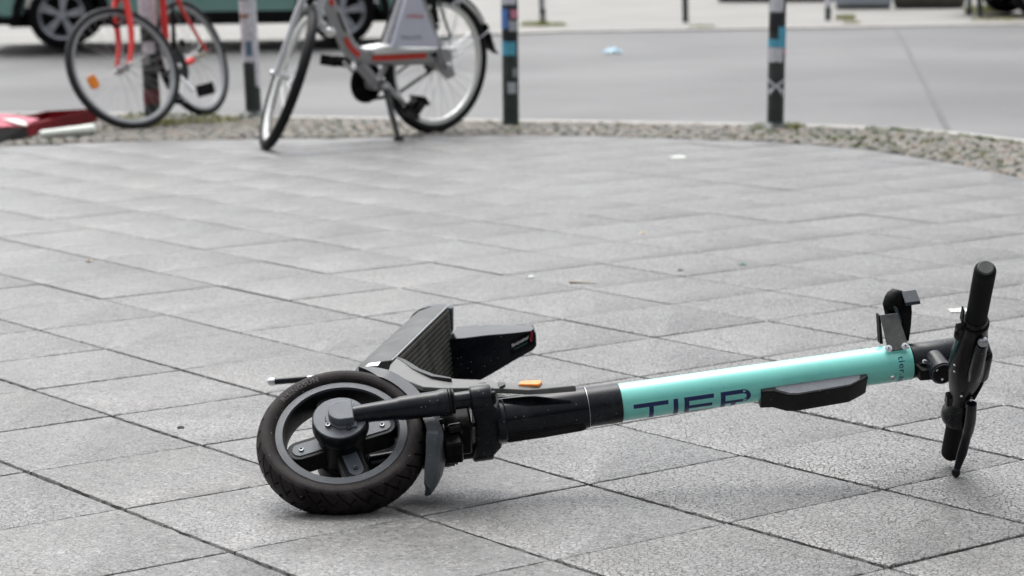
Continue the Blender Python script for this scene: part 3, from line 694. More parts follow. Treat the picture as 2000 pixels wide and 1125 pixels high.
# headlight under the steering head
hc = TP(1.004)+TN*.012+TD*.012
hdv = nz(TD*.92-TS*.02+TN*.32)
g = G(); g.lathe(hc, hdv, [(0, -.004), (.014, -.002), (.0185, .004), (.0192, .020), (.0192, .040), (.0205, .042), (.0205, .052), (.0185, .054)], 36); hl = build('headlight', g, M['black'], sc, ang=30)
g = G(); g.lathe(hc, hdv, [(.0185, .054), (.0175, .055), (.0165, .052), (.010, .050), (0, .0495)], 32); build('headlight_lens', g, M['lens'], hl)
g = G()
for k in range(3): a = 2.2*k+.4; u_, w_ = fr(hdv); g.ball(hc+hdv*.0515+(u_*math.cos(a)+w_*math.sin(a))*.012, .0028, 8)
build_each('headlight_led', g, M['chrome'], hl)
g = G(); g.prism([(-.034, -.004), (-.028, .018), (.006, .022), (.006, -.014), (-.02, -.012)], hc, TS, hdv, np.cross(TS, hdv), -.004, .004)
g.prism([(-.038, .006), (-.012, .002), (-.006, .032), (-.03, .03)], hc-TN*.004, TS, TD, TN, -.014, .010); build('headlight_bracket', g, M['plasticd'], hl, bevel=.002)
g = G(); g.lathe(hc-TS*.021+TN*.0075+TD*.012, nz(TN+TD*.5), [(.0015, .003), (.0018, .0065), (.0042, .006), (.0048, .002)], 12); build('bracket_screw', g, M['chrome'], hl)
# lock holder on the back of the stem: bent plate, thick rounded lock with square flap
up_ = -TD
g = G()
pw = nz(TN*.55-TD*.85)   # plate rises behind/above
b0_ = TP(.9255)+TN*.0285+up_*.0100
def PL(px, py, Y): return atdepth(px, py, Y)
Y0 = float((TP(.93)+TN*.03)[1])
pl = [PL(1735, 688, Y0-.004), PL(1776, 681, Y0-.004), PL(1753, 612, Y0+.028), PL(1718, 616, Y0+.028)]
nn = nz(np.cross(pl[1]-pl[0], pl[3]-pl[0])); th = nn*.0025
g.add(pl+[p+th for p in pl], [(0, 1, 2, 3), (4, 5, 6, 7), (0, 1, 5, 4), (1, 2, 6, 5), (2, 3, 7, 6), (3, 0, 4, 7)])
hold = build('lock_bracket', g, M['dusty'], sc, bevel=.001); g = G()
bk = [PL(1716, 617, Y0+.03), PL(1720, 616, Y0+.028), PL(1725, 672, Y0+.045), PL(1719, 672, Y0+.05)]
g.add([*bk, *[p+np.array([.0, .03, 0]) for p in bk]], [(0, 1, 2, 3), (4, 5, 6, 7), (0, 1, 5, 4), (1, 2, 6, 5), (2, 3, 7, 6), (3, 0, 4, 7)])
build('lock_strap', g, mat('strap_black', (.004, .004, .005), .6, spec=.1), hold, bevel=.001)
g = G()
for px, py in ((1735.5, 680.5), (1768, 676)):
    p = PL(px, py, Y0-.006); g.lathe(p, -nn if nn[1] > 0 else nn, [(.0012, .001), (.0016, .0035), (.0042, .003), (.0048, -.002)], 14); g.lathe(p, -nn if nn[1] > 0 else nn, [(.0062, -.003), (.0062, .0002), (.004, .0005)], 16)
build('bracket_bolt', g, M['chrome'], hold)
lc = [(1741, 597), (1745, 583), (1751, 573), (1760, 567), (1771, 570), (1779, 580), (1783, 592), (1784, 610), (1782, 640), (1778, 668), (1756, 664), (1750, 640), (1744, 612)]
lk = [PL(x, y, Y0+.042) for x, y in lc]; ld = nz(np.array([-.55, .83, .05]))
g = G(); rings = []
cen = np.mean(lk, 0)
for t, s_ in ((0, .86), (.003, .97), (.006, 1), (.020, 1), (.023, .96)): rings.append([cen+(p-cen)*s_+ld*t for p in lk])
g.loft(rings); lock = build('frame_lock', g, M['plasticd'], hold, ang=40)
g = G(); win = [(1748, 598), (1752, 600), (1762, 628), (1760, 632), (1752, 612)]
a = [PL(x, y, Y0+.036) for x, y in win]; g.add(a+[p+ld*.004 for p in a], [(0, 1, 2, 3, 4), (5, 6, 7, 8, 9)]+[(k, (k+1) % 5, 5+(k+1) % 5, 5+k) for k in range(5)]); build('lock_window', g, M['greyp'], lock)
g = G(); a = [PL(1761, 569, Y0+.034), PL(1789, 565, Y0+.034), PL(1797, 588, Y0+.018), PL(1768, 592, Y0+.018)]
g.add(a+[p+np.array([.002, .004, -.006]) for p in a], [(0, 1, 2, 3), (4, 5, 6, 7), (0, 1, 5, 4), (1, 2, 6, 5), (2, 3, 7, 6), (3, 0, 4, 7)]); build('lock_flap', g, M['greyp'], lock, bevel=.001)
# ---- deck frame
Nd = np.array([-.098421, -.012277, .995069]); Rd = np.array([.163286, .986172, .028318]); Td = np.array([.981657, -.165269, .095056])
Od = gp(785, 682, .18)-.08*Nd-.1*Rd
def DP(r, n, t): return Od+Rd*r+Nd*n+Td*t
def onr(x, y, r): return onplane(x, y, DP(r, 0, 0), Rd)
def onn(x, y, n): return onplane(x, y, DP(0, n, 0), Nd)
g = G(); rings = []
for r, k in ((.0, .80), (.03, .94), (.08, 1), (.50, 1), (.545, .97)):
    rings.append([DP(r, n, t*k) for n, t in ((.080, 0), (.0805, -.010), (.0790, -.035), (.072, -.062), (.058, -.082), (.04, -.088), (-.05, -.088), (-.07, -.07), (-.080, -.03), (-.080, 0))])
g.loft(rings); deck = build('deck', g, M['dusty'], sc, bevel=.002, ang=30)
g = G(); # ribbed mat
nr = 15; prof = []
for k in range(nr):
    n0 = -.072+k*.1475/nr; prof += [(n0, .000), (n0+.0004, .0046), (n0+.0060, .0048), (n0+.0064, .000)]
ring0 = prof+[(.0755, .001), (.0755, -.002), (-.0725, -.002)]
def mr(r): return [DP(r, n, t) for n, t in ring0]
g.loft([mr(.02), mr(.15), mr(.3), mr(.53)]); build('deck_mat', g, M['matr'], deck, ang=20)
g = G(); g.tube([DP(.0, .0795, .002), DP(.03, .080, .003), DP(.30, .0805, .003), DP(.538, .0805, .003)], .0016, 8); build('deck_trim', g, mat('scratched_trim', (.35, .36, .37), .35, .5), deck)
g = G(); a = [onn(x, y, .0812) for x, y in ((713, 716), (721, 709), (744, 706), (738, 714))]; g.add(a, [(0, 1, 2, 3)]); build('deck_sticker', g, M['white'], deck, recalc=False)
# rear wheel and its arch
rc = DP(.655, -.035, -.045)
g = G(); g.lathe(rc, Nd, [(0, .03), (.05, .03), (.075, .026), (.09, .022), (.104, .020), (.112, .012), (.114, 0), (.112, -.012), (.104, -.02), (.09, -.022), (.05, -.03), (0, -.03)], 48); build('rear_wheel', g, M['rubber'], sc)
g = G(); pf = [onplane(x, y, DP(.56, .0, 0), Rd) for x, y in ((793, 640), (797, 626), (806, 613), (820, 603), (838, 598), (860, 598), (884, 602), (884, 650), (800, 650))]
g.loft([[p for p in pf], [p+Rd*.02+(np.mean(pf, 0)-p)*.03 for p in pf], [p+Rd*.06+(np.mean(pf, 0)-p)*.25 for p in pf]]); build('rear_housing', g, M['greyp'], deck, bevel=.003)
# rear mudguard with warning sticker
f0 = [(869, 664), (910, 659), (950, 654), (1000, 650), (1041, 645), (1046.5, 652), (1047.5, 676), (1041, 684), (1000, 707), (960, 731), (938, 743), (879, 741)]
rf = .5
a = [onr(x, y, rf) for x, y in f0]
bk = []
for (x, y), p in zip(f0, a):
    tt = (p-Od)@Td; nn_ = (p-Od)@Nd; dep = .14*(1-.55*max(0, tt)/.19)
    bk.append(DP(rf+dep, (nn_+.024)*.86-.018, tt*.93))
g = G(); cenf = np.mean(a, 0); g.loft([[cenf+(p-cenf)*.985-Rd*.0 for p in a], [p+Rd*.004 for p in a], bk]); rmg = build('rear_mudguard', g, M['blackgloss'], sc, bevel=.0018, ang=25)
def lab(u, v): # label face coordinates, u along, v up
    A_ = onr(1000, 678, rf); B_ = onr(1042, 656, rf); Cc = onr(1000, 665, rf); return A_+(B_-A_)*u+(Cc-A_)*v-Rd*.0009
g = G(); g.add([lab(-.08, -1.3), lab(1.03, -1.25), lab(1.03, 1.0), lab(-.08, 1.0)], [(0, 1, 2, 3)]); lb = build('warning_label', g, M['plasticd'], rmg, recalc=False)
tv, tf = text_geo('Bitte nicht drauftreten!', 1., .02); w = tv[:, 0].max(); g = G(); g.add([lab(x/w*.76, .0+y_*.72)-Rd*.0006 for x, y_ in tv], tf); build('warning_text', g, M['white'], lb, recalc=False)
tv, tf = text_geo('Please do not step on', 1., .0); w = tv[:, 0].max(); g = G(); g.add([lab(.12+x/w*.6, -.62+y_*.42)-Rd*.0006 for x, y_ in tv], tf); build('warning_text', g, M['tealprint'], lb, recalc=False)
g = G(); c_ = [(math.cos(t), math.sin(t)) for t in np.linspace(0, 2*math.pi, 24, endpoint=False)]
g.add([lab(.91+x*.065, .1+y_*.8)-Rd*.0006 for x, y_ in c_]+[lab(.91+x*.050, .1+y_*.62)-Rd*.0006 for x, y_ in c_], [(k, (k+1) % 24, 24+(k+1) % 24, 24+k) for k in range(24)]+[]); g.add([lab(.86, -.35)-Rd*.0007, lab(.88, -.5)-Rd*.0007, lab(.965, .5)-Rd*.0007, lab(.945, .65)-Rd*.0007], [(0, 1, 2, 3)]); build('warning_symbol', g, M['redprint'], lb, recalc=False)
# neck joining the deck to the steering column
nk = [(776, 697, .080), (784, 703, .080), (791, 708, .080), (804, 718, .079), (817, 724, .078), (843, 734, .076), (885, 739, .073), (949, 744, .070), (988, 748, .068), (1040, 749, .066), (1080, 750, .065), (1118, 751, .064), (1125, 753.5, .064), (1122, 755, .063), (1070, 758.5, .064), (1031, 761, .065), (978, 758, .068), (920, 757, .071), (860, 757, .075), (826, 755, .077), (800, 745, .079), (775, 733, .080), (758, 724, .080), (762, 712, .080)]
a = [onn(x, y, n_) for x, y, n_ in nk]
g = G(); cen = np.mean(a, 0)
g.loft([a, [p-Nd*.003 for p in a], [p-Nd*.009 for p in a]]); neck = build('deck_neck', g, M['neck'], sc, bevel=.0018, ang=25)
g = G(); ak = [onn(x, y, n_) for x, y, n_ in nk if x < 960]; ck = np.mean(ak, 0); ak = [ck+(p-ck)*.985 for p in ak]
g.loft([[p-Nd*.0095 for p in ak], [p-Nd*.036 for p in ak]]); build('neck_keel', g, M['plasticd'], neck)
g = G(); lipo = [(774, 696), (791, 702), (806, 711), (820, 720), (848, 731), (880, 737)]; lipi = [(774, 698), (790, 708.5), (804, 718.5), (817, 724.5), (843, 734.5), (882, 739.5)]
v = [onn(x, y, .081) for x, y in lipo]+[onn(x, y, .081) for x, y in lipi]; v += [p-Nd*.03 for p in v]
g.add(v, [(k, k+1, 6+k+1, 6+k) for k in range(5)]+[(12+k, 12+k+1, 18+k+1, 18+k) for k in range(5)]+[(k, k+1, 12+k+1, 12+k) for k in range(5)]+[(6+k, 7+k, 19+k, 18+k) for k in range(5)]); build('neck_lip', g, M['plasticd'], neck, ang=60)
g = G(); rp = [onn(x, y, .0675) for x, y in ((1013, 754), (1017, 748.5), (1055, 746.5), (1059, 748), (1056, 752), (1051, 754.5))]
g.loft([[p-Nd*.001 for p in rp], [p+Nd*.003 for p in rp], [np.mean(rp, 0)+(p-np.mean(rp, 0))*.9+Nd*.0042 for p in rp]]); build('side_reflector', g, M['orange'], neck, bevel=.0006)
g = G(); g.tube([onn(935, 749.5, .0715), onn(949, 748.5, .0708)], .0014, 8); build('neck_slot', g, M['plasticd'], neck)
# grey triangular fold on the neck
g = G(); rp = [onn(x, y, .0705) for x, y in ((972, 748.3), (987, 748.2), (986.5, 752.5), (976, 757.2))]; g.loft([rp, [p+Nd*.0015 for p in rp]]); build('neck_joint', g, M['plasticd'], neck)
# cable down the neck
g = G(); g.tube(curve([TP(.40)-TD*.036-TN*.01, TP(.35)-TD*.042-TN*.008, TP(.30)-TD*.05-TN*.01, SP(.22, -.01, .07), SP(.17, -.02, .12)], 8), .0035, 10); build('main_cable', g, M['plasticd'], sc)
# kickstand
g = G(); k0, k1 = gp(531, 745.5, .055), gp(632, 737, .062); kd = nz(k1-k0)
g.tube([k0, k0+kd*.003, k1, k1+kd*.2], [.0060, .0068, .0068, .0068], 16); ks = build('kickstand', g, M['blackgloss'], sc)
g = G(); g.tube([k0-kd*.008, k0-kd*.004, k0+kd*.004, k0+kd*.006], [.005, .0078, .0080, .0068], 16); build('kickstand_foot', g, M['chrome'], ks)
g = G(); g.tube([gp(600, 737.5, .066), gp(655, 734, .066)], .0030, 8); build('kickstand_spring', g, M['chrome'], ks)
g = G(); g.box(DP(.18, -.02, -.11), (.06, .05, .05), (Rd, Nd, Td)); build('kickstand_mount', g, M['plasticd'], ks, bevel=.006)
#PART3
# ------------------------------------------------------------------ bicycles
def bike_wheel(name, parent, c, n, R, tyre_m, rim_m, tr=.019, rimh=.022, nsp=32, hubw=.034, mud=None):
    n = nz(n); u, w = fr(n); g = G()
    g.lathe(c, n, [(0, hubw), (.011, hubw), (.024, hubw-.004), (.024, hubw-.008), (.015, hubw-.012), (.015, -hubw+.012), (.024, -hubw+.008), (.024, -hubw+.004), (.011, -hubw), (0, -hubw)], 16)
    rr = R-tr*2-rimh*.6
    for k in range(nsp):
        a = 2*math.pi*k/nsp; sd_ = 1 if k % 2 else -1; b = a+(.32 if (k//2) % 2 else -.32)*1.6
        p0 = c+n*sd_*(hubw-.006)+(u*math.cos(b)+w*math.sin(b))*.022; p1 = c+(u*math.cos(a)+w*math.sin(a))*rr
        g.tube([p0, p1], .0010, 5, cap=False)
    wh = build(name, g, M['spoke'], parent)
    ro = R-tr*1.55
    g = G(); g.lathe(c, n, [(ro, .012), (ro, -.012), (ro-rimh*.5, -.0125), (ro-rimh, -.006), (ro-rimh, .006), (ro-rimh*.5, .0125)], 80, closed=True); build('rim', g, rim_m, wh)
    g = G(); cr = R-tr; g.lathe(c, n, [(cr+tr*math.cos(a), tr*math.sin(a)) for a in np.linspace(0, 2*math.pi, 16, endpoint=False)], 96, closed=True); build('tyre', g, tyre_m, wh)
    return wh
# ---- silver rental bicycle
cF = gp(515, 291); cR = gp(848, 260)
bk = thing('bicycle', (*(cR+cF)[:2]/2, 0), 'silver grey step-through rental bicycle with red stripes and a white advertising panel, on its kickstand', 'bicycle')
RB = .335
hd = nz(cF-cR); ln = np.cross(hd, [0, 0, 1.]); ln = ln if ln[1] < 0 else -ln      # ln: side towards the street corner (viewer)
upb = nz(np.array([0, 0, 1.])+ln*.075)
nb = nz(np.cross(hd, upb)); nb = nb if nb[1] < 0 else -nb
hubR = cR+upb*RB
def BP(x, y, off=0.): return onplane(x, y, hubR+nb*off, nb)
def BPs(P, off=0.): return [BP(x, y, off) for x, y in P]
rw = bike_wheel('rear_wheel', bk, hubR, nb, RB, M['biketyre'], M['rimlight'], tr=.0235, rimh=.028)
uF = nz([.118, .012, .318]); nF = nz([-.93, -.22, .34]); nF = nz(nF-uF*(nF@uF)); hubF = cF+uF*RB
fw = bike_wheel('front_wheel', bk, hubF, nF, RB, M['biketyre'], M['rimlight'], tr=.0235, rimh=.028)
g = G(); rp = hubF-uF*.0+nF*.012; e1 = np.cross(uF, nF); g.box(hubF+e1*(-.10 if e1[0] > 0 else .10)*(-1)-uF*.01, (.075, .010, .035), (e1, nF, uF)); build('spoke_reflector', g, M['white'], fw, bevel=.004)
# fork
crown_ = hubF+uF*(RB+.045)
for sg, o_ in ((1, .058), (-1, .034)):
    g = G(); a0_ = hubF+nF*o_*sg; g.tube([a0_, a0_+uF*.10, a0_+uF*.26, crown_+nF*(o_-.006)*sg, crown_+uF*.03+nF*(o_-.006)*sg], [.011, .0135, .0155, .017, .014], 16); build('fork_blade', g, M['silverlight'], bk)
g = G(); g.tube([hubF-nF*.072, hubF+nF*.072], .0085, 12); g.ball(hubF+nF*.074, .013, 12); build('front_axle', g, M['chrome'], bk)
g = G(); g.tube([crown_+uF*.02+nF*.055, crown_+uF*.02-nF*.055], .017, 14); g.tube([crown_, crown_+uF*.10], .020, 16); build('fork_crown', g, M['silverlight'], bk)
g = G(); prf = [(RB+.016, .030), (RB+.020, .02), (RB+.022, 0), (RB+.020, -.02), (RB+.016, -.030), (RB+.014, -.02), (RB+.015, 0), (RB+.014, .02)]
fu = nz(np.cross(nF, uF)); g.lathe(hubF, nF, prf, 30, closed=True, a0=math.radians(8), a1=math.radians(60), u=uF); build('front_mudguard', g, M['silverlight'], bk)
head_b = crown_+uF*.10
# frame
beam = curve(BPs([(612, -60), (632, -18), (652, 30), (671, 72), (684, 96), (704, 109), (740, 112), (800, 112), (872, 112)]), 6)
g = G(); rings = []
for i, p in enumerate(beam):
    t = nz(beam[min(i+1, len(beam)-1)]-beam[max(0, i-1)]); sd_ = np.cross(t, nb); k = i/len(beam); hh = float(np.interp(k, [0, .35, .6, 1], [.030, .034, .038, .034])); ww = float(np.interp(k, [0, .5, 1], [.022, .030, .04]))
    rings.append([p+sd_*hh*math.copysign(abs(math.cos(a))**.6, math.cos(a))+nb*ww*math.copysign(abs(math.sin(a))**.6, math.sin(a)) for a in np.linspace(0, 2*math.pi, 24, endpoint=False)])
g.loft(rings); frame = build('frame', g, M['silverpaint'], bk)
g = G(); g.tube([beam[0], head_b-uF*.02], .026, 18); g.tube([head_b-uF*.05, head_b+uF*.10], .022, 18); build('head_tube', g, M['silverpaint'], bk)
def stripe(P, w, off, m, name, parent):
    g = G(); q = curve(BPs(P, off), 6); v = []
    for i, p in enumerate(q):
        t = nz(q[min(i+1, len(q)-1)]-q[max(0, i-1)]); sd_ = nz(np.cross(t, nb)); v += [p+sd_*w, p-sd_*w]
    g.add(v, [(2*k, 2*k+1, 2*k+3, 2*k+2) for k in range(len(q)-1)]); return build(name, g, m, parent, recalc=False)
stripe([(728, 113.5), (770, 112), (833, 108.5)], .0125, .0385, M['redstripe'], 'red_stripe', frame)
stripe([(675, 74), (682, 88), (692, 100), (703, 109)], .0125, .0335, M['redstripe'], 'red_stripe', frame)
stripe([(643, -8), (647, 1), (651, 10)], .0125, .029, M['redstripe'], 'red_stripe', frame)
stripe([(661, 24), (666, 38), (671, 52), (676, 62)], .005, .031, M['plasticd'], 'dark_print', frame)
stripe([(843, 108), (852, 107.5), (862, 107)], .006, .0385, M['plasticd'], 'dark_print', frame)
g = G(); a = BPs([(700, 92), (716, 88), (738, 84), (752, 90), (868, 90), (868, 97), (780, 100), (706, 104)], -.045); g.loft([a, [p+nb*.09 for p in a]]); build('step_cover', g, M['rimlight'], bk, bevel=.006)
g = G(); a = BPs([(762, 92), (792, -10), (800, -40), (812, -40), (820, 0), (834, 38), (846, 66), (866, 86), (866, 92)], .052); g.loft([a, [p+nb*.012 for p in a]]); pan = build('advert_panel', g, M['panel'], bk, bevel=.003)
def scribble(P0, P1, h, off, m, name):
    g = G(); A_ = BP(*P0, off); B_ = BP(*P1, off); d = B_-A_; L_ = np.linalg.norm(d); d = d/L_; u2 = np.cross(d, nb); u2 = u2 if u2[2] > 0 else -u2; x = 0
    while x < L_:
        w = random.uniform(.007, .014); k = random.choice([0, 1, 2])
        b0 = A_+d*x
        for (q0, q1, r0_, r1_) in [((0, .3, 0, 1),), ((0, 1, 0, .25), (0, .3, 0, 1)), ((0, 1, .75, 1), (.65, 1, 0, 1))][k] if k else [(0, .35, 0, 1), (0, 1, .4, .6)]:
            g.add([b0+d*w*q0+u2*h*r0_, b0+d*w*q1+u2*h*r0_, b0+d*w*q1+u2*h*r1_, b0+d*w*q0+u2*h*r1_], [(0, 1, 2, 3)])
        x += w+.004
    build(name, g, m, pan, recalc=False)
scribble((794, 36), (826, 35), .020, .0655, M['redstripe'], 'panel_lettering')
scribble((783, 77), (822, 76), .016, .0655, mat('grey_print', (.16, .2, .24), .5), 'panel_lettering')
# seat tube, seat stays, chain stays, post and saddle
bbx = BP(733, 164)
g = G(); g.tube(BPs([(750, 100), (775, 30), (800, -55)]), [.022, .021, .020], 18); build('seat_tube', g, M['silverpaint'], bk)
g = G(); g.tube(BPs([(741, 100), (764, 35), (786, -40)], -.03), .014, 12); build('seat_tube_guard', g, M['plasticd'], bk)
for sg in (1, -1):
    g = G(); g.tube([BP(806, -40, .02*sg), BP(835, 20, .05*sg), BP(872, 135, .062*sg)], .0095, 12); build('seat_stay', g, M['silverpaint'], bk)
    g = G(); g.loft([[p, p2] if 0 else [BP(x, y, .050*sg) for x, y in ((852, 98), (872, 92), (890, 148), (872, 156), (862, 146))], [BP(x, y, .058*sg) for x, y in ((852, 98), (872, 92), (890, 148), (872, 156), (862, 146))]]); build('dropout', g, M['silverpaint'], bk, bevel=.002)
g = G(); g.tube([bbx-nb*.04, bbx+nb*.04], .030, 20); g.tube([BP(700, 122), bbx], [.03, .026], 16); g.tube([BP(760, 118), bbx], [.014, .014], 12); build('bottom_bracket', g, M['silverpaint'], bk)
g = G(); g.tube([hubR-nb*.075, hubR+nb*.075], .012, 14); g.ball(hubR+nb*.078, .017, 12); g.tube([hubR+nb*.035, hubR+nb*.052], .042, 24); build('rear_hub', g, M['alu'], bk)
ring_c = bbx-nb*.062
g = G(); g.lathe(ring_c, nb, [(.078, .006), (.096, .008), (.096, -.006), (.078, -.004)], 40, closed=True); g.lathe(ring_c, nb, [(.0, .004), (.085, .004), (.085, 0), (0, 0)], 30); build('chain_guard', g, M['plasticd'], bk)
cd1 = nz(BP(806, 214, .08)-BP(752, 161, .08))
for sg, nm in ((1, 'a'), (-1, 'b')):
    c0 = bbx+nb*.078*sg; c1 = c0+cd1*.168*sg
    g = G(); g.tube([c0, c1], [.017, .011], 14, flat=.6); g.tube([c0-nb*.02*sg, c0+nb*.008*sg], .016, 14); cr_ = build('crank', g, M['alu'], bk)
    pc = c1+nb*.052*sg; ax = (nb, nz(hd+np.array([0, 0, -.9 if sg > 0 else .1])), nz(np.cross(nb, nz(hd+np.array([0, 0, -.9 if sg > 0 else .1])))))
    g = G(); g.tube([c1, c1+nb*.1*sg], .007, 10); g.box(pc, (.10, .10, .022), ax); g.box(pc+ax[2]*.0, (.03, .06, .05), ax); g.box(pc+ax[2]*.008, (.08, .02, .02), ax); g.box(pc+ax[1]*.045, (.105, .014, .05), ax); g.box(pc-ax[1]*.045, (.105, .014, .05), ax); build('pedal', g, M['plasticd'], cr_, bevel=.002)
g = G(); g.tube(curve([hubR-nb*.045+np.array([0, 0, .045]), BP(800, 125, -.05), BP(760, 150, -.055), ring_c+np.array([0, 0, .07])], 4), .006, 8); g.tube([hubR-nb*.045-np.array([0, 0, .04]), BP(770, 187, -.055), ring_c-np.array([0, 0, .08])], .009, 8); build('chain', g, M['underbody'], bk)
g = G(); g.lathe(hubR-nb*.045, nb, [(.0, .01), (.042, .01), (.045, 0), (.0, 0)], 20); build('sprocket', g, M['underbody'], bk)
g = G(); ks_ = gp(779, 271, .008); g.tube([BP(748, 158, .05), BP(757, 185, .07), BP(758, 200, .08)*.6+ks_*.4, ks_*.75+BP(757, 200, .08)*.25, ks_], [.017, .016, .015, .0125, .011], 12); k_ = build('kickstand', g, mat('kickstand_grey', (.075, .078, .08), .5, .3, var=.5, vscale=25), bk)
g = G(); g.box(ks_+np.array([0, 0, -.0]), (.05, .03, .014)); build('kickstand_foot', g, M['plasticd'], k_, bevel=.004)
# rear mudguard with stays and flap
g = G(); ax_h = hd; prf = [(RB+.012, .030), (RB+.019, .022), (RB+.022, 0), (RB+.019, -.022), (RB+.012, -.030), (RB+.010, -.022), (RB+.014, 0), (RB+.010, .022)]
def ang_of(x, y): p = BP(x, y)-hubR; return p
u_b = nz(-hd-nb*((-hd)@nb)); w_b = np.cross(nb, u_b); sgn = 1 if w_b[2] > 0 else -1
a_hi = math.radians(150)*sgn; a_lo = math.radians(20)*sgn
g.lathe(hubR, nb, prf, 44, closed=True, a0=min(a_lo, a_hi), a1=max(a_lo, a_hi), u=u_b); rm_ = build('rear_mudguard', g, M['plasticd'], bk)
def rim_pt(deg, r, off=0.): a = math.radians(deg)*sgn; return hubR+(u_b*math.cos(a)+w_b*math.sin(a))*r+nb*off
for d_, o_ in ((26, .04), (26, -.04), (72, .04), (72, -.04)):
    g = G(); g.tube([hubR+nb*o_*1.4, rim_pt(d_, RB+.01, o_)], .0032, 8); build('mudguard_stay', g, M['silverlight'], rm_)
g = G(); a = [rim_pt(30, RB+.03), rim_pt(16, RB+.035), rim_pt(9, RB+.045), rim_pt(4, RB+.075), rim_pt(10, RB+.02), rim_pt(20, RB+.008)]; g.loft([[p+nb*.025 for p in a], [p-nb*.025 for p in a]]); build('mud_flap', g, M['plasticd'], rm_, bevel=.003)
g = G(); g.tube(curve([BP(880, 12, .02), BP(900, 0, .03), BP(925, 20, .04), BP(943, 45, .04)], 5), .0085, 8); build('rack_rail', g, M['alu'], rm_)
g = G(); g.tube(curve(BPs([(822, -20), (829, 30), (836, 60), (850, 76), (878, 76), (878, 66), (866, 30), (850, -20)], .03), 4), .007, 8); build('luggage_hoop', g, mat('rack_grey', (.09, .13, .12), .5), bk)
g = G(); g.tube(BPs([(830, -20), (845, 12), (852, 44)], .0), [.02, .02, .016], 10); g.ball(BP(849, 52), .02, 10); build('lock_chain', g, M['plasticd'], bk)
# brake, lamp and handlebar cluster above the front wheel
g = G(); lp = BP(645, 63, .02); g.ball(lp, .027, 14, (1, 1.1, .9)); build('front_lamp', g, M['rimlight'], bk)
for x, y, r, off in ((607, 38, .020, .03), (622, 42, .022, .03), (632, 52, .018, .02), (598, 14, .016, .05), (618, 12, .017, .05), (630, 26, .013, .05)):
    g = G(); g.ball(BP(x, y, off), r, 10, (1, 1, 1.3)); build('brake_part', g, M['alu'], bk)
g = G(); g.tube(curve([BP(603, 30, .02), BP(615, 52, .0), BP(634, 70, -.02), lp+np.array([0, .03, 0])], 5), .012, 10); g.tube(curve([crown_+uF*.02, BP(600, 6, .04), BP(612, -20, .04)], 5), .016, 10); build('lamp_bracket', g, M['plasticd'], bk)
g = G(); ht = head_b+uF*.32; hx = nz(np.cross(uF, np.array([0.3, -.95, 0]))); g.tube([head_b, ht], .014, 12); g.tube(curve([ht-hx*.30+np.array([.1, .12, -.03]), ht-hx*.18, ht, ht+hx*.18, ht+hx*.30+np.array([.1, .12, -.03])], 5), .0125, 12); build('handlebar', g, M['alu'], bk)
sp_ = BP(800, -55); g = G(); su = nz(BP(800, -55)-BP(775, 30)); g.tube([sp_, sp_+su*.25], .015, 12); q = sp_+su*.26; g.loft([[q+(-hd)*x+nb*(w*math.cos(a))+np.array([0, 0, .03+.025*math.sin(a)]) for a in np.linspace(0, 2*math.pi, 14, endpoint=False)] for x, w in ((-.15, .018), (-.08, .03), (0, .055), (.06, .085), (.11, .07))]); build('saddle', g, M['plasticd'], bk)
# ---- red bicycle leaning by the kerb
cF = gp(268, 253); cR = gp(404, 226)
rb = thing('bicycle', (*(cR+cF)[:2]/2, 0), 'red framed bicycle with grey rims and an orange spoke reflector, leaning against a stickered bollard', 'bicycle')
RA = .322
nA = nz([.60, -.70, .345]); uA = nz(np.array([0, 0, 1.])-nA*nA[2]); hubA = cF+uA*RA
nAr = nz([.86, -.42, .27]); uAr = nz(np.array([0, 0, 1.])-nAr*nAr[2]); hubAr = cR+uAr*RA
w1 = bike_wheel('front_wheel', rb, hubA, nA, RA, M['tyregrey'], M['rimgrey'], tr=.0185, rimh=.022)
w2 = bike_wheel('rear_wheel', rb, hubAr, nAr, RA, M['biketyre'], M['rimgrey'], tr=.0195, rimh=.022)
g = G(); c_ = onplane(182, 160, hubA, nA); d_ = nz(c_-hubA); t_ = np.cross(nA, d_); g.loft([[c_+d_*x*.026+t_*y_*.036+nA*h for x, y_ in ((-1, -.55), (-.55, -1), (.55, -1), (1, -.55), (1, .55), (.55, 1), (-.55, 1), (-1, .55))] for h in (-.007, .007)]); build('spoke_reflector', g, mat('orange_bike_reflector', (.85, .24, .0), .3), w1, bevel=.003)
crA = hubA+uA*(RA+.05)
for sg, P in ((1, [(252, 127), (256, 95), (256, 60), (250, 20), (244, -6)]), (-1, [(228, 134), (232, 92), (228, 52), (224, 20), (228, -6)])):
    g = G(); m = len(P); pts_ = [onplane(x, y, hubA+nA*.052*sg, nA) for x, y in P]; g.tube(curve(pts_, 5), list(np.interp(np.linspace(0, 1, (m-1)*5+1), [0, .3, 1], [.010, .015, .018])), 14); build('fork_blade', g, M['redframe'], rb)
g = G(); g.tube([hubA-nA*.068, hubA+nA*.066], .007, 10); g.ball(hubA-nA*.07, .014, 10); g.ball(hubA+nA*.068, .010, 10); build('front_axle', g, M['alu'], rb)
g = G(); cA = onplane(236, -8, hubA, nA); g.tube([cA-nA*.055, cA+nA*.055], .02, 12); g.tube([cA, cA+uA*.22], .018, 12); build('fork_crown', g, M['redframe'], rb)
g = G(); g.tube(curve([onplane(x, y, hubA+nA*.03, nA) for x, y in ((215, 30), (222, 50), (238, 46), (255, 24))], 4), .010, 8); build('brake_caliper', g, M['plasticd'], rb)
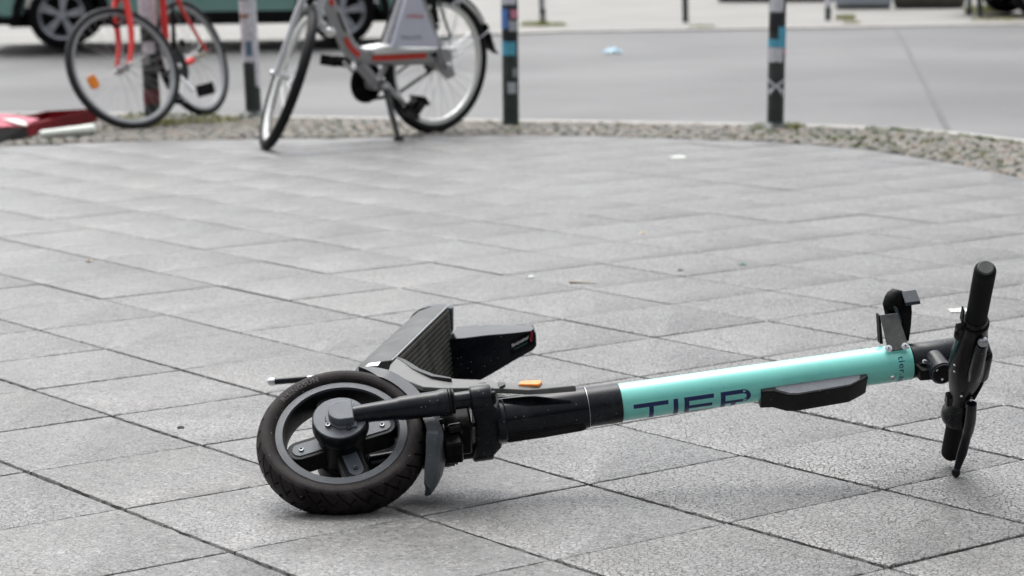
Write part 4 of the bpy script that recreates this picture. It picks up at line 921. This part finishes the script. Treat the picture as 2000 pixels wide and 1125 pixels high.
# frame members in the frame's own leaning plane
hA = nz(hubA-hubAr); nP = nz(np.cross(hA, uAr)); nP = nP if nP[1] < 0 else -nP
def AD(x, y, Y): return atdepth(x, y, Y)
YB = 12.15; bbA = AD(337, 133, YB)
g = G(); g.tube([AD(312, -60, 12.1), AD(317, -5, 12.1), AD(323, 68, YB-.02), AD(325, 76, YB-.02)], .0185, 16); st_ = build('seat_tube', g, M['redframe'], rb)
g = G(); g.tube([AD(325, 78, YB-.02), AD(331, 104, YB), bbA], .012, 12); build('seat_tube_end', g, M['redframe'], st_)
g = G(); g.ball(AD(326, 86, YB-.03), .014, 10); build('lug_bolt', g, M['rimlight'], st_)
g = G(); g.tube([cA+uA*.2, AD(312, -60, 12.1)], .014, 12); build('top_tube', g, M['redframe'], rb)
dr = AD(404, 99, 12.52)
g = G(); g.tube([AD(340, -20, 12.15), AD(355, 18, 12.25), AD(385, 70, 12.4), dr], [.011, .011, .009, .008], 12); build('seat_stay', g, M['redframe'], rb)
g = G(); g.tube([AD(343, 131, 12.18), AD(376, 118, 12.34)], [.019, .018], 12); build('chain_stay', g, M['redframe'], rb)
g = G(); g.loft([[AD(x, y, Y) for x, y, Y in ((373, 110, 12.32), (385, 108, 12.36), (402, 98, 12.50), (407, 102, 12.53), (402, 109, 12.50), (376, 120, 12.34))], [AD(x, y, Y)+nP*-.012 for x, y, Y in ((373, 110, 12.32), (385, 108, 12.36), (402, 98, 12.50), (407, 102, 12.53), (402, 109, 12.50), (376, 120, 12.34))]]); build('dropout_cover', g, M['cream'], rb, bevel=.002)
g = G(); g.ball(AD(348, 130, 12.12), .018, 10); build('stay_bolt', g, M['rimlight'], rb)
g = G(); g.tube([AD(337, 10, 12.18), AD(339, 70, 12.18), AD(341, 128, 12.18)], [.007, .012, .014], 10); g.tube([AD(352, 78, 12.2), AD(362, 92, 12.2)], .014, 8); build('derailleur', g, M['plasticd'], rb)
crA2 = nz(AD(392, 178, 12.1)-bbA)
g = G(); g.lathe(bbA-nP*-.045, nP, [(.062, .004), (.085, .004), (.085, -.004), (.062, -.004)], 36, closed=True); g.lathe(bbA+nP*.045, nP, [(0, .003), (.065, .003), (.065, -.003), (0, -.003)], 20); build('chainring', g, M['underbody'], rb)
g = G(); g.tube([bbA, AD(352, 150, 12.1), AD(378, 178, 12.08)], [.014, .012, .010], 12, flat=.6); c2 = build('crank', g, M['alu'], rb)
pc = AD(401, 175, 12.05); ax = (nz([1, .2, .25]), nz([.1, -.9, .3]), nz(np.cross(nz([1, .2, .25]), nz([.1, -.9, .3])))); g = G(); g.box(pc, (.085, .06, .014), ax)
for q_ in (-.032, .032): g.box(pc+ax[1]*q_, (.088, .012, .045), ax)
for q_ in (-.04, .04): g.box(pc+ax[0]*q_, (.012, .07, .045), ax)
build('pedal', g, M['plasticd'], c2, bevel=.002)
g = G(); g.tube([bbA, AD(322, 150, 12.25), AD(345, 195, 12.3)], [.013, .011, .009], 10); c3 = build('crank', g, M['underbody'], rb); g = G(); g.box(AD(347, 197, 12.3), (.07, .08, .03)); build('pedal', g, M['plasticd'], c3, bevel=.003)
g = G(); q = AD(312, -60, 12.1)+np.array([-.05, 0, .2]); g.tube([AD(312, -60, 12.1), q], .013, 10); g.loft([[q+(-hA)*x+np.array([w*math.cos(a), 0, .03+.022*math.sin(a)]) for a in np.linspace(0, 2*math.pi, 14, endpoint=False)] for x, w in ((-.14, .016), (-.06, .03), (.02, .06), (.08, .07), (.11, .05))]); build('saddle', g, M['plasticd'], rb)
g = G(); q = cA+uA*.3; g.tube([cA+uA*.2, q], .012, 10); g.tube(curve([q-nA*.28+np.array([0, .1, 0]), q-nA*.15, q, q+nA*.15, q+nA*.28+np.array([0, .1, 0])], 4), .012, 10); build('handlebar', g, M['alu'], rb)
# ------------------------------------------------------------------ bollards
STC = {}
def stc(c):
    if c not in STC: STC[c] = mat('sticker_'+str(len(STC)), c, .55, var=.35, vscale=55)
    return STC[c]
WH = (.66, .66, .72); CY = (.10, .42, .58); BK = (.015, .015, .018); PK = (.62, .25, .35); BL = (.10, .22, .55); GRY = (.30, .31, .33); BR = (.30, .16, .08); RD = (.16, .035, .045); LG = (.45, .48, .52)
def bollard(px, py, lean, r, h, label, stickers, base=False, group='stickered bollards along the near kerb', rag_=True, dist=None):
    p = gp(px, py) if dist is None else dist
    o = thing('bollard', p, label, 'bollard', group)
    up = nz([lean[0], lean[1], 1.]); p = np.array(p)
    g = G(); g.lathe(p, up, [(0, -.05), (r, -.05), (r, h-.03), (r*.95, h-.012), (r*.7, h), (0, h+.006)], 28); post = build('post', g, M['bollard'], o)
    if base: g = G(); g.lathe(p, up, [(r, .03), (r+.006, .03), (r*2.0, .008), (r*2.05, -.01), (r, -.01)], 28); build('base_plate', g, M['bollard'], o)
    view = nz([-p[0], -p[1], 0]); view = nz(view-up*(view@up)); sdv = np.cross(up, view)
    for (z0, z1, a0, a1, c) in stickers:   # heights in m, angles in degrees, 0 faces the pavement
        g = G(); nu = 10; nv = 5; v = []
        for i in range(nu+1):
            for j in range(nv+1):
                a = math.radians(a0+(a1-a0)*i/nu); z = z0+(z1-z0)*j/nv
                if j in (0, nv): z += (noise.noise(Vector((i*.9, z0*50, j)))*.16*(z1-z0)) if rag_ else 0
                v.append(p+up*z+(view*math.cos(a)+sdv*math.sin(a))*(r+.0012+.0006*(len(post.children) % 4)))
        g.add(v, [(i*(nv+1)+j, (i+1)*(nv+1)+j, (i+1)*(nv+1)+j+1, i*(nv+1)+j+1) for i in range(nu) for j in range(nv)])
        build('sticker', g, stc(c), post, recalc=False)
    return o
k1 = .00262
bollard(998, 244, (.0, .0), .041, 1.0, 'dark bollard with a blue sticker, standing right of the silver bicycle behind the bare paving', [
    (.60, .68, -60, 50, WH), (.48, .58, -85, -10, BL), (.53, .575, 5, 80, PK), (.47, .52, -5, 55, LG), (.41, .465, -55, 60, BK), (.348, .415, -75, 40, CY), (.24, .285, 15, 55, GRY), (.16, .215, -20, 40, LG), (.68, .8, -80, 80, LG), (.8, .92, -60, 90, BL)])
b3 = bollard(1514, 250, (.016, 0), .041, 1.0, 'dark bollard with a round foot and a white graffiti cross, right-most of the near row', [
    (.56, .63, -60, 40, WH), (.46, .54, -70, 30, BK), (.43, .49, 10, 80, CY), (.39, .43, -85, 70, CY), (.32, .39, -60, 45, WH), (.36, .44, 50, 88, PK), (.66, .78, -70, 80, LG)], base=True)
post3 = b3.children[0]; g = G(); p3 = gp(1514, 250); up3 = nz([.016, 0, 1.]); vw = nz([-p3[0], -p3[1], 0]); sv = np.cross(up3, vw)
for a0, z0, a1, z1 in ((-60, .175, 60, .235), (-60, .235, 60, .175), (-45, .165, -10, .20), (10, .20, 50, .16)):
    v = []
    for i in range(9):
        a = math.radians(a0+(a1-a0)*i/8); z = z0+(z1-z0)*i/8
        for dz in (-.007, .007): v.append(p3+up3*(z+dz)+(vw*math.cos(a)+sv*math.sin(a))*(.0428+.0004*(a0 > 0)))
    g.add(v, [(2*k, 2*k+1, 2*k+3, 2*k+2) for k in range(8)])
build('graffiti_mark', g, stc(WH), post3, recalc=False)
bollard(496, 226, (-.03, 0), .043, 1.0, 'bollard pasted white all over its upper part, between the red and the silver bicycle', [
    (.285, .44, -86, 88, WH), (.15, .30, 25, 86, WH), (.44, .62, -88, 88, WH), (.62, .95, -88, 88, LG), (.32, .40, -35, 15, (.08, .16, .24)), (.44, .475, -80, -30, BR), (.52, .545, -80, 0, BR), (.37, .42, -88, -65, RD), (.56, .60, -60, 60, GRY), (.475, .51, -20, 20, GRY)], base=True)
bollard(299, 240, (-.02, 0), .042, 1.0, 'bollard with a dark red band low down, behind the front wheel of the red bicycle', [
    (.10, .175, -88, 88, RD), (.50, .74, -86, 86, WH), (.30, .36, -50, 0, GRY), (.36, .42, -50, 40, WH), (.2, .26, 0, 60, BK), (.72, .95, -80, 80, WH)])
FB = 'bollards along the far kerb'
bollard(1060, 49, (-.01, 0), .034, .95, 'far bollard growing out of a grass tuft, just right of the nearest blue-stickered one', [(.18, .34, 0, 75, WH), (.05, .12, -40, 20, GRY)], group=FB)
bollard(1339, 43, (-.02, 0), .034, .95, 'plain dark far bollard in the middle of the empty far pavement', [(.3, .4, -40, 60, GRY)], group=FB)
bollard(1617, 39, (.01, 0), .034, .95, 'far bollard with a white upper half beside the yellow-green tuft', [(.15, .4, -80, 80, WH)], group=FB)
bollard(1892, 27, (.03, 0), .034, .95, 'pale pasted far bollard, left one of the close pair at the right edge', [(.05, .3, -85, 30, LG), (.3, .5, -85, 85, GRY)], group=FB)
bollard(1915, 33, (-.09, 0), .034, .95, 'leaning dark green far bollard, right one of the close pair at the right edge', [(.3, .4, -40, 40, LG)], group=FB)
g = G()
for px, py, n_, h_, s_ in ((1045, 50, 220, .05, .16), (1078, 50, 160, .04, .16), (1652, 38, 160, .06, .12), (1664, 46, 80, .03, .1), (1930, 24, 380, .10, .3), (1950, 40, 140, .04, .3), (1372, 53, 70, .03, .15)):
    c = gp(px, py); blades(g, c[0], c[1], n_*2, h_*1.2, s_)
build('weeds', g, M['grass_y'], kind='stuff', label='yellow-green weed tufts on the far pavement round the bollards', recalc=False)
# ------------------------------------------------------------------ parked cars
def car(c, heading, sc_, paint, rimm, label, wb=2.5, group='cars parked on the far side of the street'):
    # c: ground point between the wheels on the viewer's side; heading along the kerb
    h_ = nz([*heading, 0]); v_ = np.array([-h_[1], h_[0], 0.]); v_ = v_ if v_[1] > 0 else -v_; z_ = np.array([0, 0, 1.])
    o = thing('parked_car', c, label, 'car', group)
    def Q(x, y, z): return np.array(c)+(h_*x+v_*y+z_*z)*sc_
    hw = wb/2
    # body: side profile with wheel arches, lofted across the width
    def arch(cx, r=.37): return [(cx+r*math.cos(a), .30+r*math.sin(a)) for a in np.linspace(math.pi, 0, 13)]
    low_ = .30
    prof = [(-hw-.72, .36), (-hw-.55, .30)]+[(x, max(z, .30)) for x, z in arch(-hw)]+[(x, max(z, .30)) for x, z in arch(hw)]+[(hw+.62, .30), (hw+.82, .40), (hw+.86, .66), (hw+.78, .86), (hw+.30, 1.00), (hw-.30, 1.06), (-hw+.2, 1.08), (-hw-.55, 1.04), (-hw-.76, .90), (-hw-.80, .6)]
    g = G(); rings = []
    for y, k in ((0.0, .985), (.05, 1), (1.65, 1), (1.7, .985)):
        rings.append([Q(x*k, y, .3+(z-.3)*k) for x, z in prof])
    g.loft(rings); body = build('body', g, paint, o, bevel=.025*sc_, ang=35)
    g = G(); cab = [(-hw-.62, 1.0), (-hw-.40, 1.48), (-hw+.2, 1.56), (hw-1.05, 1.55), (hw-.25, 1.02)]
    g.loft([[Q(x, .10, z) for x, z in cab], [Q(x*.98, .18, z+.0) for x, z in cab], [Q(x*.98, 1.52, z) for x, z in cab], [Q(x, 1.6, z) for x, z in cab]]); build('cabin', g, paint, body, bevel=.04*sc_)
    g = G(); wn = [(-hw-.42, 1.08), (-hw-.30, 1.42), (hw-1.1, 1.47), (hw-.5, 1.08)]; g.loft([[Q(x, .085, z) for x, z in wn], [Q(x, .12, z) for x, z in wn]]); build('side_window', g, M['glass'], body)
    # cladding: sill and arch rims
    g = G(); g.prism([(-hw+.36, .22), (hw-.36, .22), (hw-.36, .33), (-hw+.36, .33)], Q(0, 0, 0), h_*sc_, z_*sc_, v_*sc_, -.012, 1.6)
    for s0_, s1_ in ((-hw-.72, -hw-.38), (hw+.38, hw+.78)): g.prism([(s0_, .24), (s1_, .22), (s1_, .36), (s0_, .40)], Q(0, 0, 0), h_*sc_, z_*sc_, v_*sc_, .02, 1.6)
    build('sill', g, M['underbody'], body, bevel=.012*sc_)
    g = G(); g.prism([(-hw+.42, .50), (hw-.42, .50), (hw-.42, .60), (-hw+.42, .60)], Q(0, 0, 0), h_*sc_, z_*sc_, v_*sc_, -.02, .02); build('door_cladding', g, M['underbody'], body, bevel=.01*sc_)
    for sg in (-1, 1):
        cx = sg*hw
        g = G(); rr_ = [(.355, .30), (.44, .30)]
        a_ = np.linspace(0, math.pi, 17); inn_ = [(cx+.365*math.cos(a), .30+.365*math.sin(a)) for a in a_]; out_ = [(cx+.45*math.cos(a), .30+.43*math.sin(a)) for a in a_]
        vv = [Q(x, -.02, z) for x, z in inn_]+[Q(x, -.02, z) for x, z in out_]+[Q(x, .08, z) for x, z in inn_]+[Q(x, .08, z) for x, z in out_]; m = 17
        g.add(vv, [(k, k+1, m+k+1, m+k) for k in range(16)]+[(2*m+k, 2*m+k+1, 3*m+k+1, 3*m+k) for k in range(16)]+[(k, k+1, 2*m+k+1, 2*m+k) for k in range(16)]+[(m+k, m+k+1, 3*m+k+1, 3*m+k) for k in range(16)]+[(0, m, 3*m, 2*m), (16, m+16, 3*m+16, 2*m+16)])
        build('wheel_arch', g, M['underbody'], body)
        for y in (.02, 1.46):
            wc = Q(cx, y+.11, .31); g = G(); R_ = .31*sc_; n_ = -v_
            g.lathe(wc, n_, [(R_*.66, .09*sc_), (R_*.72, .105*sc_), (R_*.92, .10*sc_), (R_*.985, .085*sc_), (R_, .05*sc_), (R_, -.07*sc_), (R_*.95, -.1*sc_), (R_*.6, -.1*sc_)], 48); wl = build('wheel', g, M['cartyre'], o)
            g = G(); g.lathe(wc, n_, [(R_*.62, .06*sc_), (R_*.70, .10*sc_), (R_*.66, .095*sc_), (R_*.60, .03*sc_)], 48, closed=True); g.lathe(wc, n_, [(0, .085*sc_), (R_*.13, .085*sc_), (R_*.16, .07*sc_), (R_*.16, 0)], 20)
            u_, w_ = fr(n_)
            for k in range(5):
                for off in (-.13, .13):
                    a = 2*math.pi*k/5+off+.2; d = u_*math.cos(a)+w_*math.sin(a); t = np.cross(n_, d); g.loft([[wc+d*R_*q1+t*R_*w1_*s1+n_*sc_*z1 for q1, w1_, s1, z1 in ((.1, .05, -1, .07), (.1, .05, 1, .07), (.1, .05, 1, .045), (.1, .05, -1, .045))], [wc+d*R_*.66+t*R_*s1*.055+n_*sc_*z1 for s1, z1 in ((-1, .085), (1, .085), (1, .06), (-1, .06))]])
            build('rim', g, rimm, wl)
            g = G(); g.lathe(wc, n_, [(0, .0), (R_*.62, .0), (R_*.62, -.01)], 24); build('brake_disc', g, M['underbody'], wl)
    g = G(); g.prism([(-hw-.5, .20), (hw+.5, .20), (hw+.5, .34), (-hw-.5, .34)], Q(0, 0, 0), h_*sc_, z_*sc_, v_*sc_, .25, 1.45); build('underside', g, M['underbody'], body)
    g = G(); g.ball(Q(hw+.66, .12, .74), .13*sc_, 14, (1, .6, .9)); build('headlight', g, M['rimlight'], body)
    g = G(); g.box(Q(-hw-.76, .14, .82), (.08*sc_, .16*sc_, .22*sc_), (h_, v_, z_)); build('tail_light', g, M['redprint'], body, bevel=.01)
    g = G(); g.box(Q(-.1, -.005, .86), (.16*sc_, .02*sc_, .03*sc_), (h_, v_, z_)); build('door_handle', g, M['chrome'], body, bevel=.005)
    return o
a = gp(128, 95, 0); b = gp(672, 86, 0)
sc_ = np.linalg.norm(b-a)/2.6
car((a+b)/2-np.array([0, .13, 0]), (b-a)[:2], sc_, M['carteal'], M['rimcarb'], 'teal green car with black cladding parked on the far kerb behind the bicycles', wb=2.6)
def low_wall(x0, x1, y0, h, m, plinth, label, name='low_wall', cat='wall'):
    p, q = gp(x0, y0), gp(x1, y0-1); d = nz(q-p); o = thing(name, (p+q)/2*[1, 1, 0], label, cat); n_ = np.array([-d[1], d[0], 0]); L_ = np.linalg.norm(q-p)
    g = G(); g.box((p+q)/2+n_*.2+np.array([0, 0, h/2+.02]), (L_, .36, h-.04), (d, n_, [0, 0, 1])); build('face', g, m, o, bevel=.015)
    g = G(); g.box((p+q)/2+n_*.2+np.array([0, 0, .02]), (L_-.04, .34, .04), (d, n_, [0, 0, 1])); build('plinth', g, plinth, o)
    g = G(); g.box((p+q)/2+n_*.2+np.array([0, 0, h+.03]), (L_+.04, .40, .06), (d, n_, [0, 0, 1])); build('coping', g, m, o, bevel=.01)
dk = mat('dark_base', (.03, .034, .034), .7)
low_wall(1632, 1742, 18, .55, mat('pale_stone', (.34, .38, .42), .6, var=.1, vscale=8), dk, 'low pale blue-grey wall with a dark base, far behind the yellow-green tuft')
low_wall(1745, 1885, 17, .5, mat('brown_timber', (.07, .06, .045), .8, var=.4, vscale=8), dk, 'low dark brown timber edging far back, left of the close pair of far bollards')
low_wall(1400, 1628, 4, .6, mat('black_hedge_wall', (.02, .02, .02), .7, var=.4, vscale=8), dk, 'long low black wall farthest back, above the two far bollards in the middle')
car(gp(2235, 30), (1, .05), .95, M['cardark'], M['rimcar'], 'black car at the upper right corner, only its rear tyre in view')
# ------------------------------------------------------------------ crushed red box with papers
bx = gp(52, 270); bxR = gp(190, 247); e_x = nz((bxR-bx)[:2].tolist()+[0]); e_y = np.array([-e_x[1], e_x[0], 0]); e_z = np.array([0, 0, 1.])
Lx = np.linalg.norm((bxR-bx)[:2])
M['redbox'] = mat('dark_red_card', (.17, .005, .010), .5, spec=.2, var=.25, vscale=14); M['redsheen'] = mat('pink_red_card', (.42, .055, .09), .6, spec=.2, col2=(.50, .19, .24), vscale=7); M['paper'] = mat('white_paper', (.74, .78, .72), .7, var=.06, vscale=20)
ob = thing('cardboard_box', (bx[0], bx[1], 0), 'flattened dark red cardboard box lying open beside the front wheel of the red bicycle', 'box')
g = G()
def BX(x, y, z): return np.array([bx[0], bx[1], 0])+e_x*x+e_y*y+e_z*z
hL, hR = .052, .075
# front wall rising to the right, back wall, side walls, bottom
def slab_(P, t):
    P = [np.array(p) for p in P]; n = nz(np.cross(P[1]-P[0], P[3]-P[0])); g.add(P+[p+n*t for p in P], [(0, 1, 2, 3), (4, 5, 6, 7), (0, 1, 5, 4), (1, 2, 6, 5), (2, 3, 7, 6), (3, 0, 4, 7)])
slab_([BX(0, 0, .006), BX(Lx, .0, .024), BX(Lx, .01, .092), BX(0, .01, .058)], .004)
slab_([BX(Lx, 0, .040), BX(Lx, .30, .02), BX(Lx, .30, .075), BX(Lx, .0, .092)], .004)
slab_([BX(0, .30, .004), BX(Lx, .30, .02), BX(Lx, .29, .075), BX(0, .29, .05)], .004)
slab_([BX(0, 0, .006), BX(Lx, 0, .045), BX(Lx, .34, .03), BX(0, .34, .006)], .004)
build('tray', g, M['redbox'], ob, bevel=.001)
g = G(); P = [BX(-.30, .0, .072), BX(-.05, -.0, .064), BX(.02, .01, .063), BX(.15, .01, .078), BX(.20, .14, .088), BX(.19, .28, .100), BX(-.05, .30, .092), BX(-.30, .31, .09)]
g.loft([P, [p+e_z*.004 for p in P]]); build('lid', g, M['redsheen'], ob)
g = G(); slab_([BX(-.34, -.03, .006), BX(-.005, -.01, .004), BX(-.01, .0, .058), BX(-.34, .0, .066)], .004); slab_([BX(-.34, .0, .006), BX(0, .0, .006), BX(0, .3, .006), BX(-.34, .3, .006)], .003); build('dark_side', g, mat('black_card', (.006, .006, .005), .4, spec=.2), ob)
g = G(); P = [BX(-.07, .01, .073), BX(-.005, -.012, .058), BX(.02, .02, .075), BX(.035, .07, .086), BX(-.02, .12, .091), BX(-.055, .07, .086)]; g.loft([P, [p+e_z*.004 for p in P]]); tagp(build('paper_sheet', g, M['paper'], None), None, 'white scrap of paper lying on top of the red cardboard box', 'paper')
g = G(); P0 = gp(78, 263, .022); P1 = gp(181, 253, .030); dd = nz(P1-P0); g.tube([P0, P0+dd*.02, (P0+P1)/2, P1-dd*.02, P1], [.020, .026, .029, .034, .035], 18, flat=.8); tagp(build('paper_roll', g, M['paper'], None), None, 'pale rolled newspaper lying in front of the red cardboard box', 'paper roll')
# ------------------------------------------------------------------ litter
def crumple(name, px, py, size, flat, m, label, cat, seed, z=0., group=None, aspect=1.):
    random.seed(seed); c = gp(px, py, z); g = G(); n = 10; v = []
    for i in range(n+1):
        for j in range(n+1):
            x, y_ = (i/n-.5), (j/n-.5); k = noise.noise(Vector((x*4+seed, y_*4, seed)))
            v.append(c+np.array([x*size*aspect*(1+.3*noise.noise(Vector((y_*3, seed, 1)))), y_*size*(1+.3*noise.noise(Vector((x*3, 2, seed)))), .0015+flat*(.5+k*1.2)*(1-1.6*max(abs(x), abs(y_)))+.0005]))
    g.add(v, [(i*(n+1)+j, (i+1)*(n+1)+j, (i+1)*(n+1)+j+1, i*(n+1)+j+1) for i in range(n) for j in range(n)])
    b = build(name, g, m, None, recalc=False); so_ = b.modifiers.new('thick', 'SOLIDIFY'); so_.thickness = .0008
    tagp(b, None, label, cat, group); return b
crumple('plastic_wrapper', 1197, 103, .13, .07, mat('pale_blue_film', (.33, .55, .66), .3), 'crumpled light blue plastic wrapper lying alone on the road', 'wrapper', 3, z=-.045, aspect=1.2)
LT = 'scraps of litter on the slabs'
crumple('paper_scrap', 1325, 308, .06, .008, M['paper'], 'white scrap farthest back on the slabs, below the gap between the two right bollards', 'litter', 5, group=LT)
crumple('paper_scrap', 1874, 608, .045, .006, M['paper'], 'white paper scrap on the slabs just left of the raised handlebar grip', 'litter', 6, group=LT, aspect=1.1)
crumple('paper_scrap', 1038, 542, .016, .006, M['paper'], 'small white blob on a slab joint above the black rear mudguard of the scooter', 'litter', 8, group=LT)
crumple('cigarette_stub', 1256, 456, .017, .007, mat('stub_tan', (.62, .52, .36), .7), 'small tan stub in the middle of the bare paving', 'litter', 9, group=LT)
crumple('cigarette_stub', 176, 512, .020, .010, mat('stub_pink', (.55, .46, .38), .7), 'small pinkish stub on a joint at the left edge of the paving', 'litter', 10, group=LT)
crumple('cigarette_stub', 1450, 517, .022, .006, mat('stub_green', (.12, .24, .20), .5), 'small dark green scrap right of centre on the bare paving', 'litter', 12, group=LT)
crumple('leaf', 353, 836, .010, .003, mat('dark_leaf', (.02, .018, .015), .7), 'tiny dark dry leaf on the slab left of the scooter wheel', 'leaf', 14, aspect=1.2)
crumple('leaf', 1329, 529, .014, .005, mat('brown_leaf', (.10, .07, .06), .7), 'tiny brown leaf on a joint below the small green scrap', 'leaf', 15)
g = G(); a = gp(1112, 551, .003); b = gp(1165, 553, .003); g.tube(curve([a, a*.6+b*.4+np.array([0, .004, 0]), b], 5), [.0035, .0035, .003, .003, .0025, .0025, .002, .002, .0015, .0015, .001], 8); tagp(build('twig', g, mat('dry_twig', (.42, .36, .27), .8), None), None, 'thin pale dry twig on the slabs above the rear mudguard', 'twig')

g = G(); random.seed(21)
for _ in range(260):
    i_ = random.randint(-30, 14); j_ = random.randint(-12, 30); t = random.random()
    if random.random() < .6: c2 = grid2w(i_+t, j_+random.gauss(0, .012))
    else: c2 = grid2w(i_+t, j_+random.random())
    if not (-2.2 < c2[0] < 2.0 and 2.6 < c2[1] < 9): continue
    r = random.uniform(.0010, .0032); g.ball((c2[0], c2[1], r*.5+.0005), r, 6, (random.uniform(.8, 1.6), random.uniform(.7, 1.2), .7))
build('grit', g, mat('pale_grit', (.38, .36, .32), .8, var=.6, vscale=90), kind='stuff', label='fine pale grit scattered along the joints of the slabs')
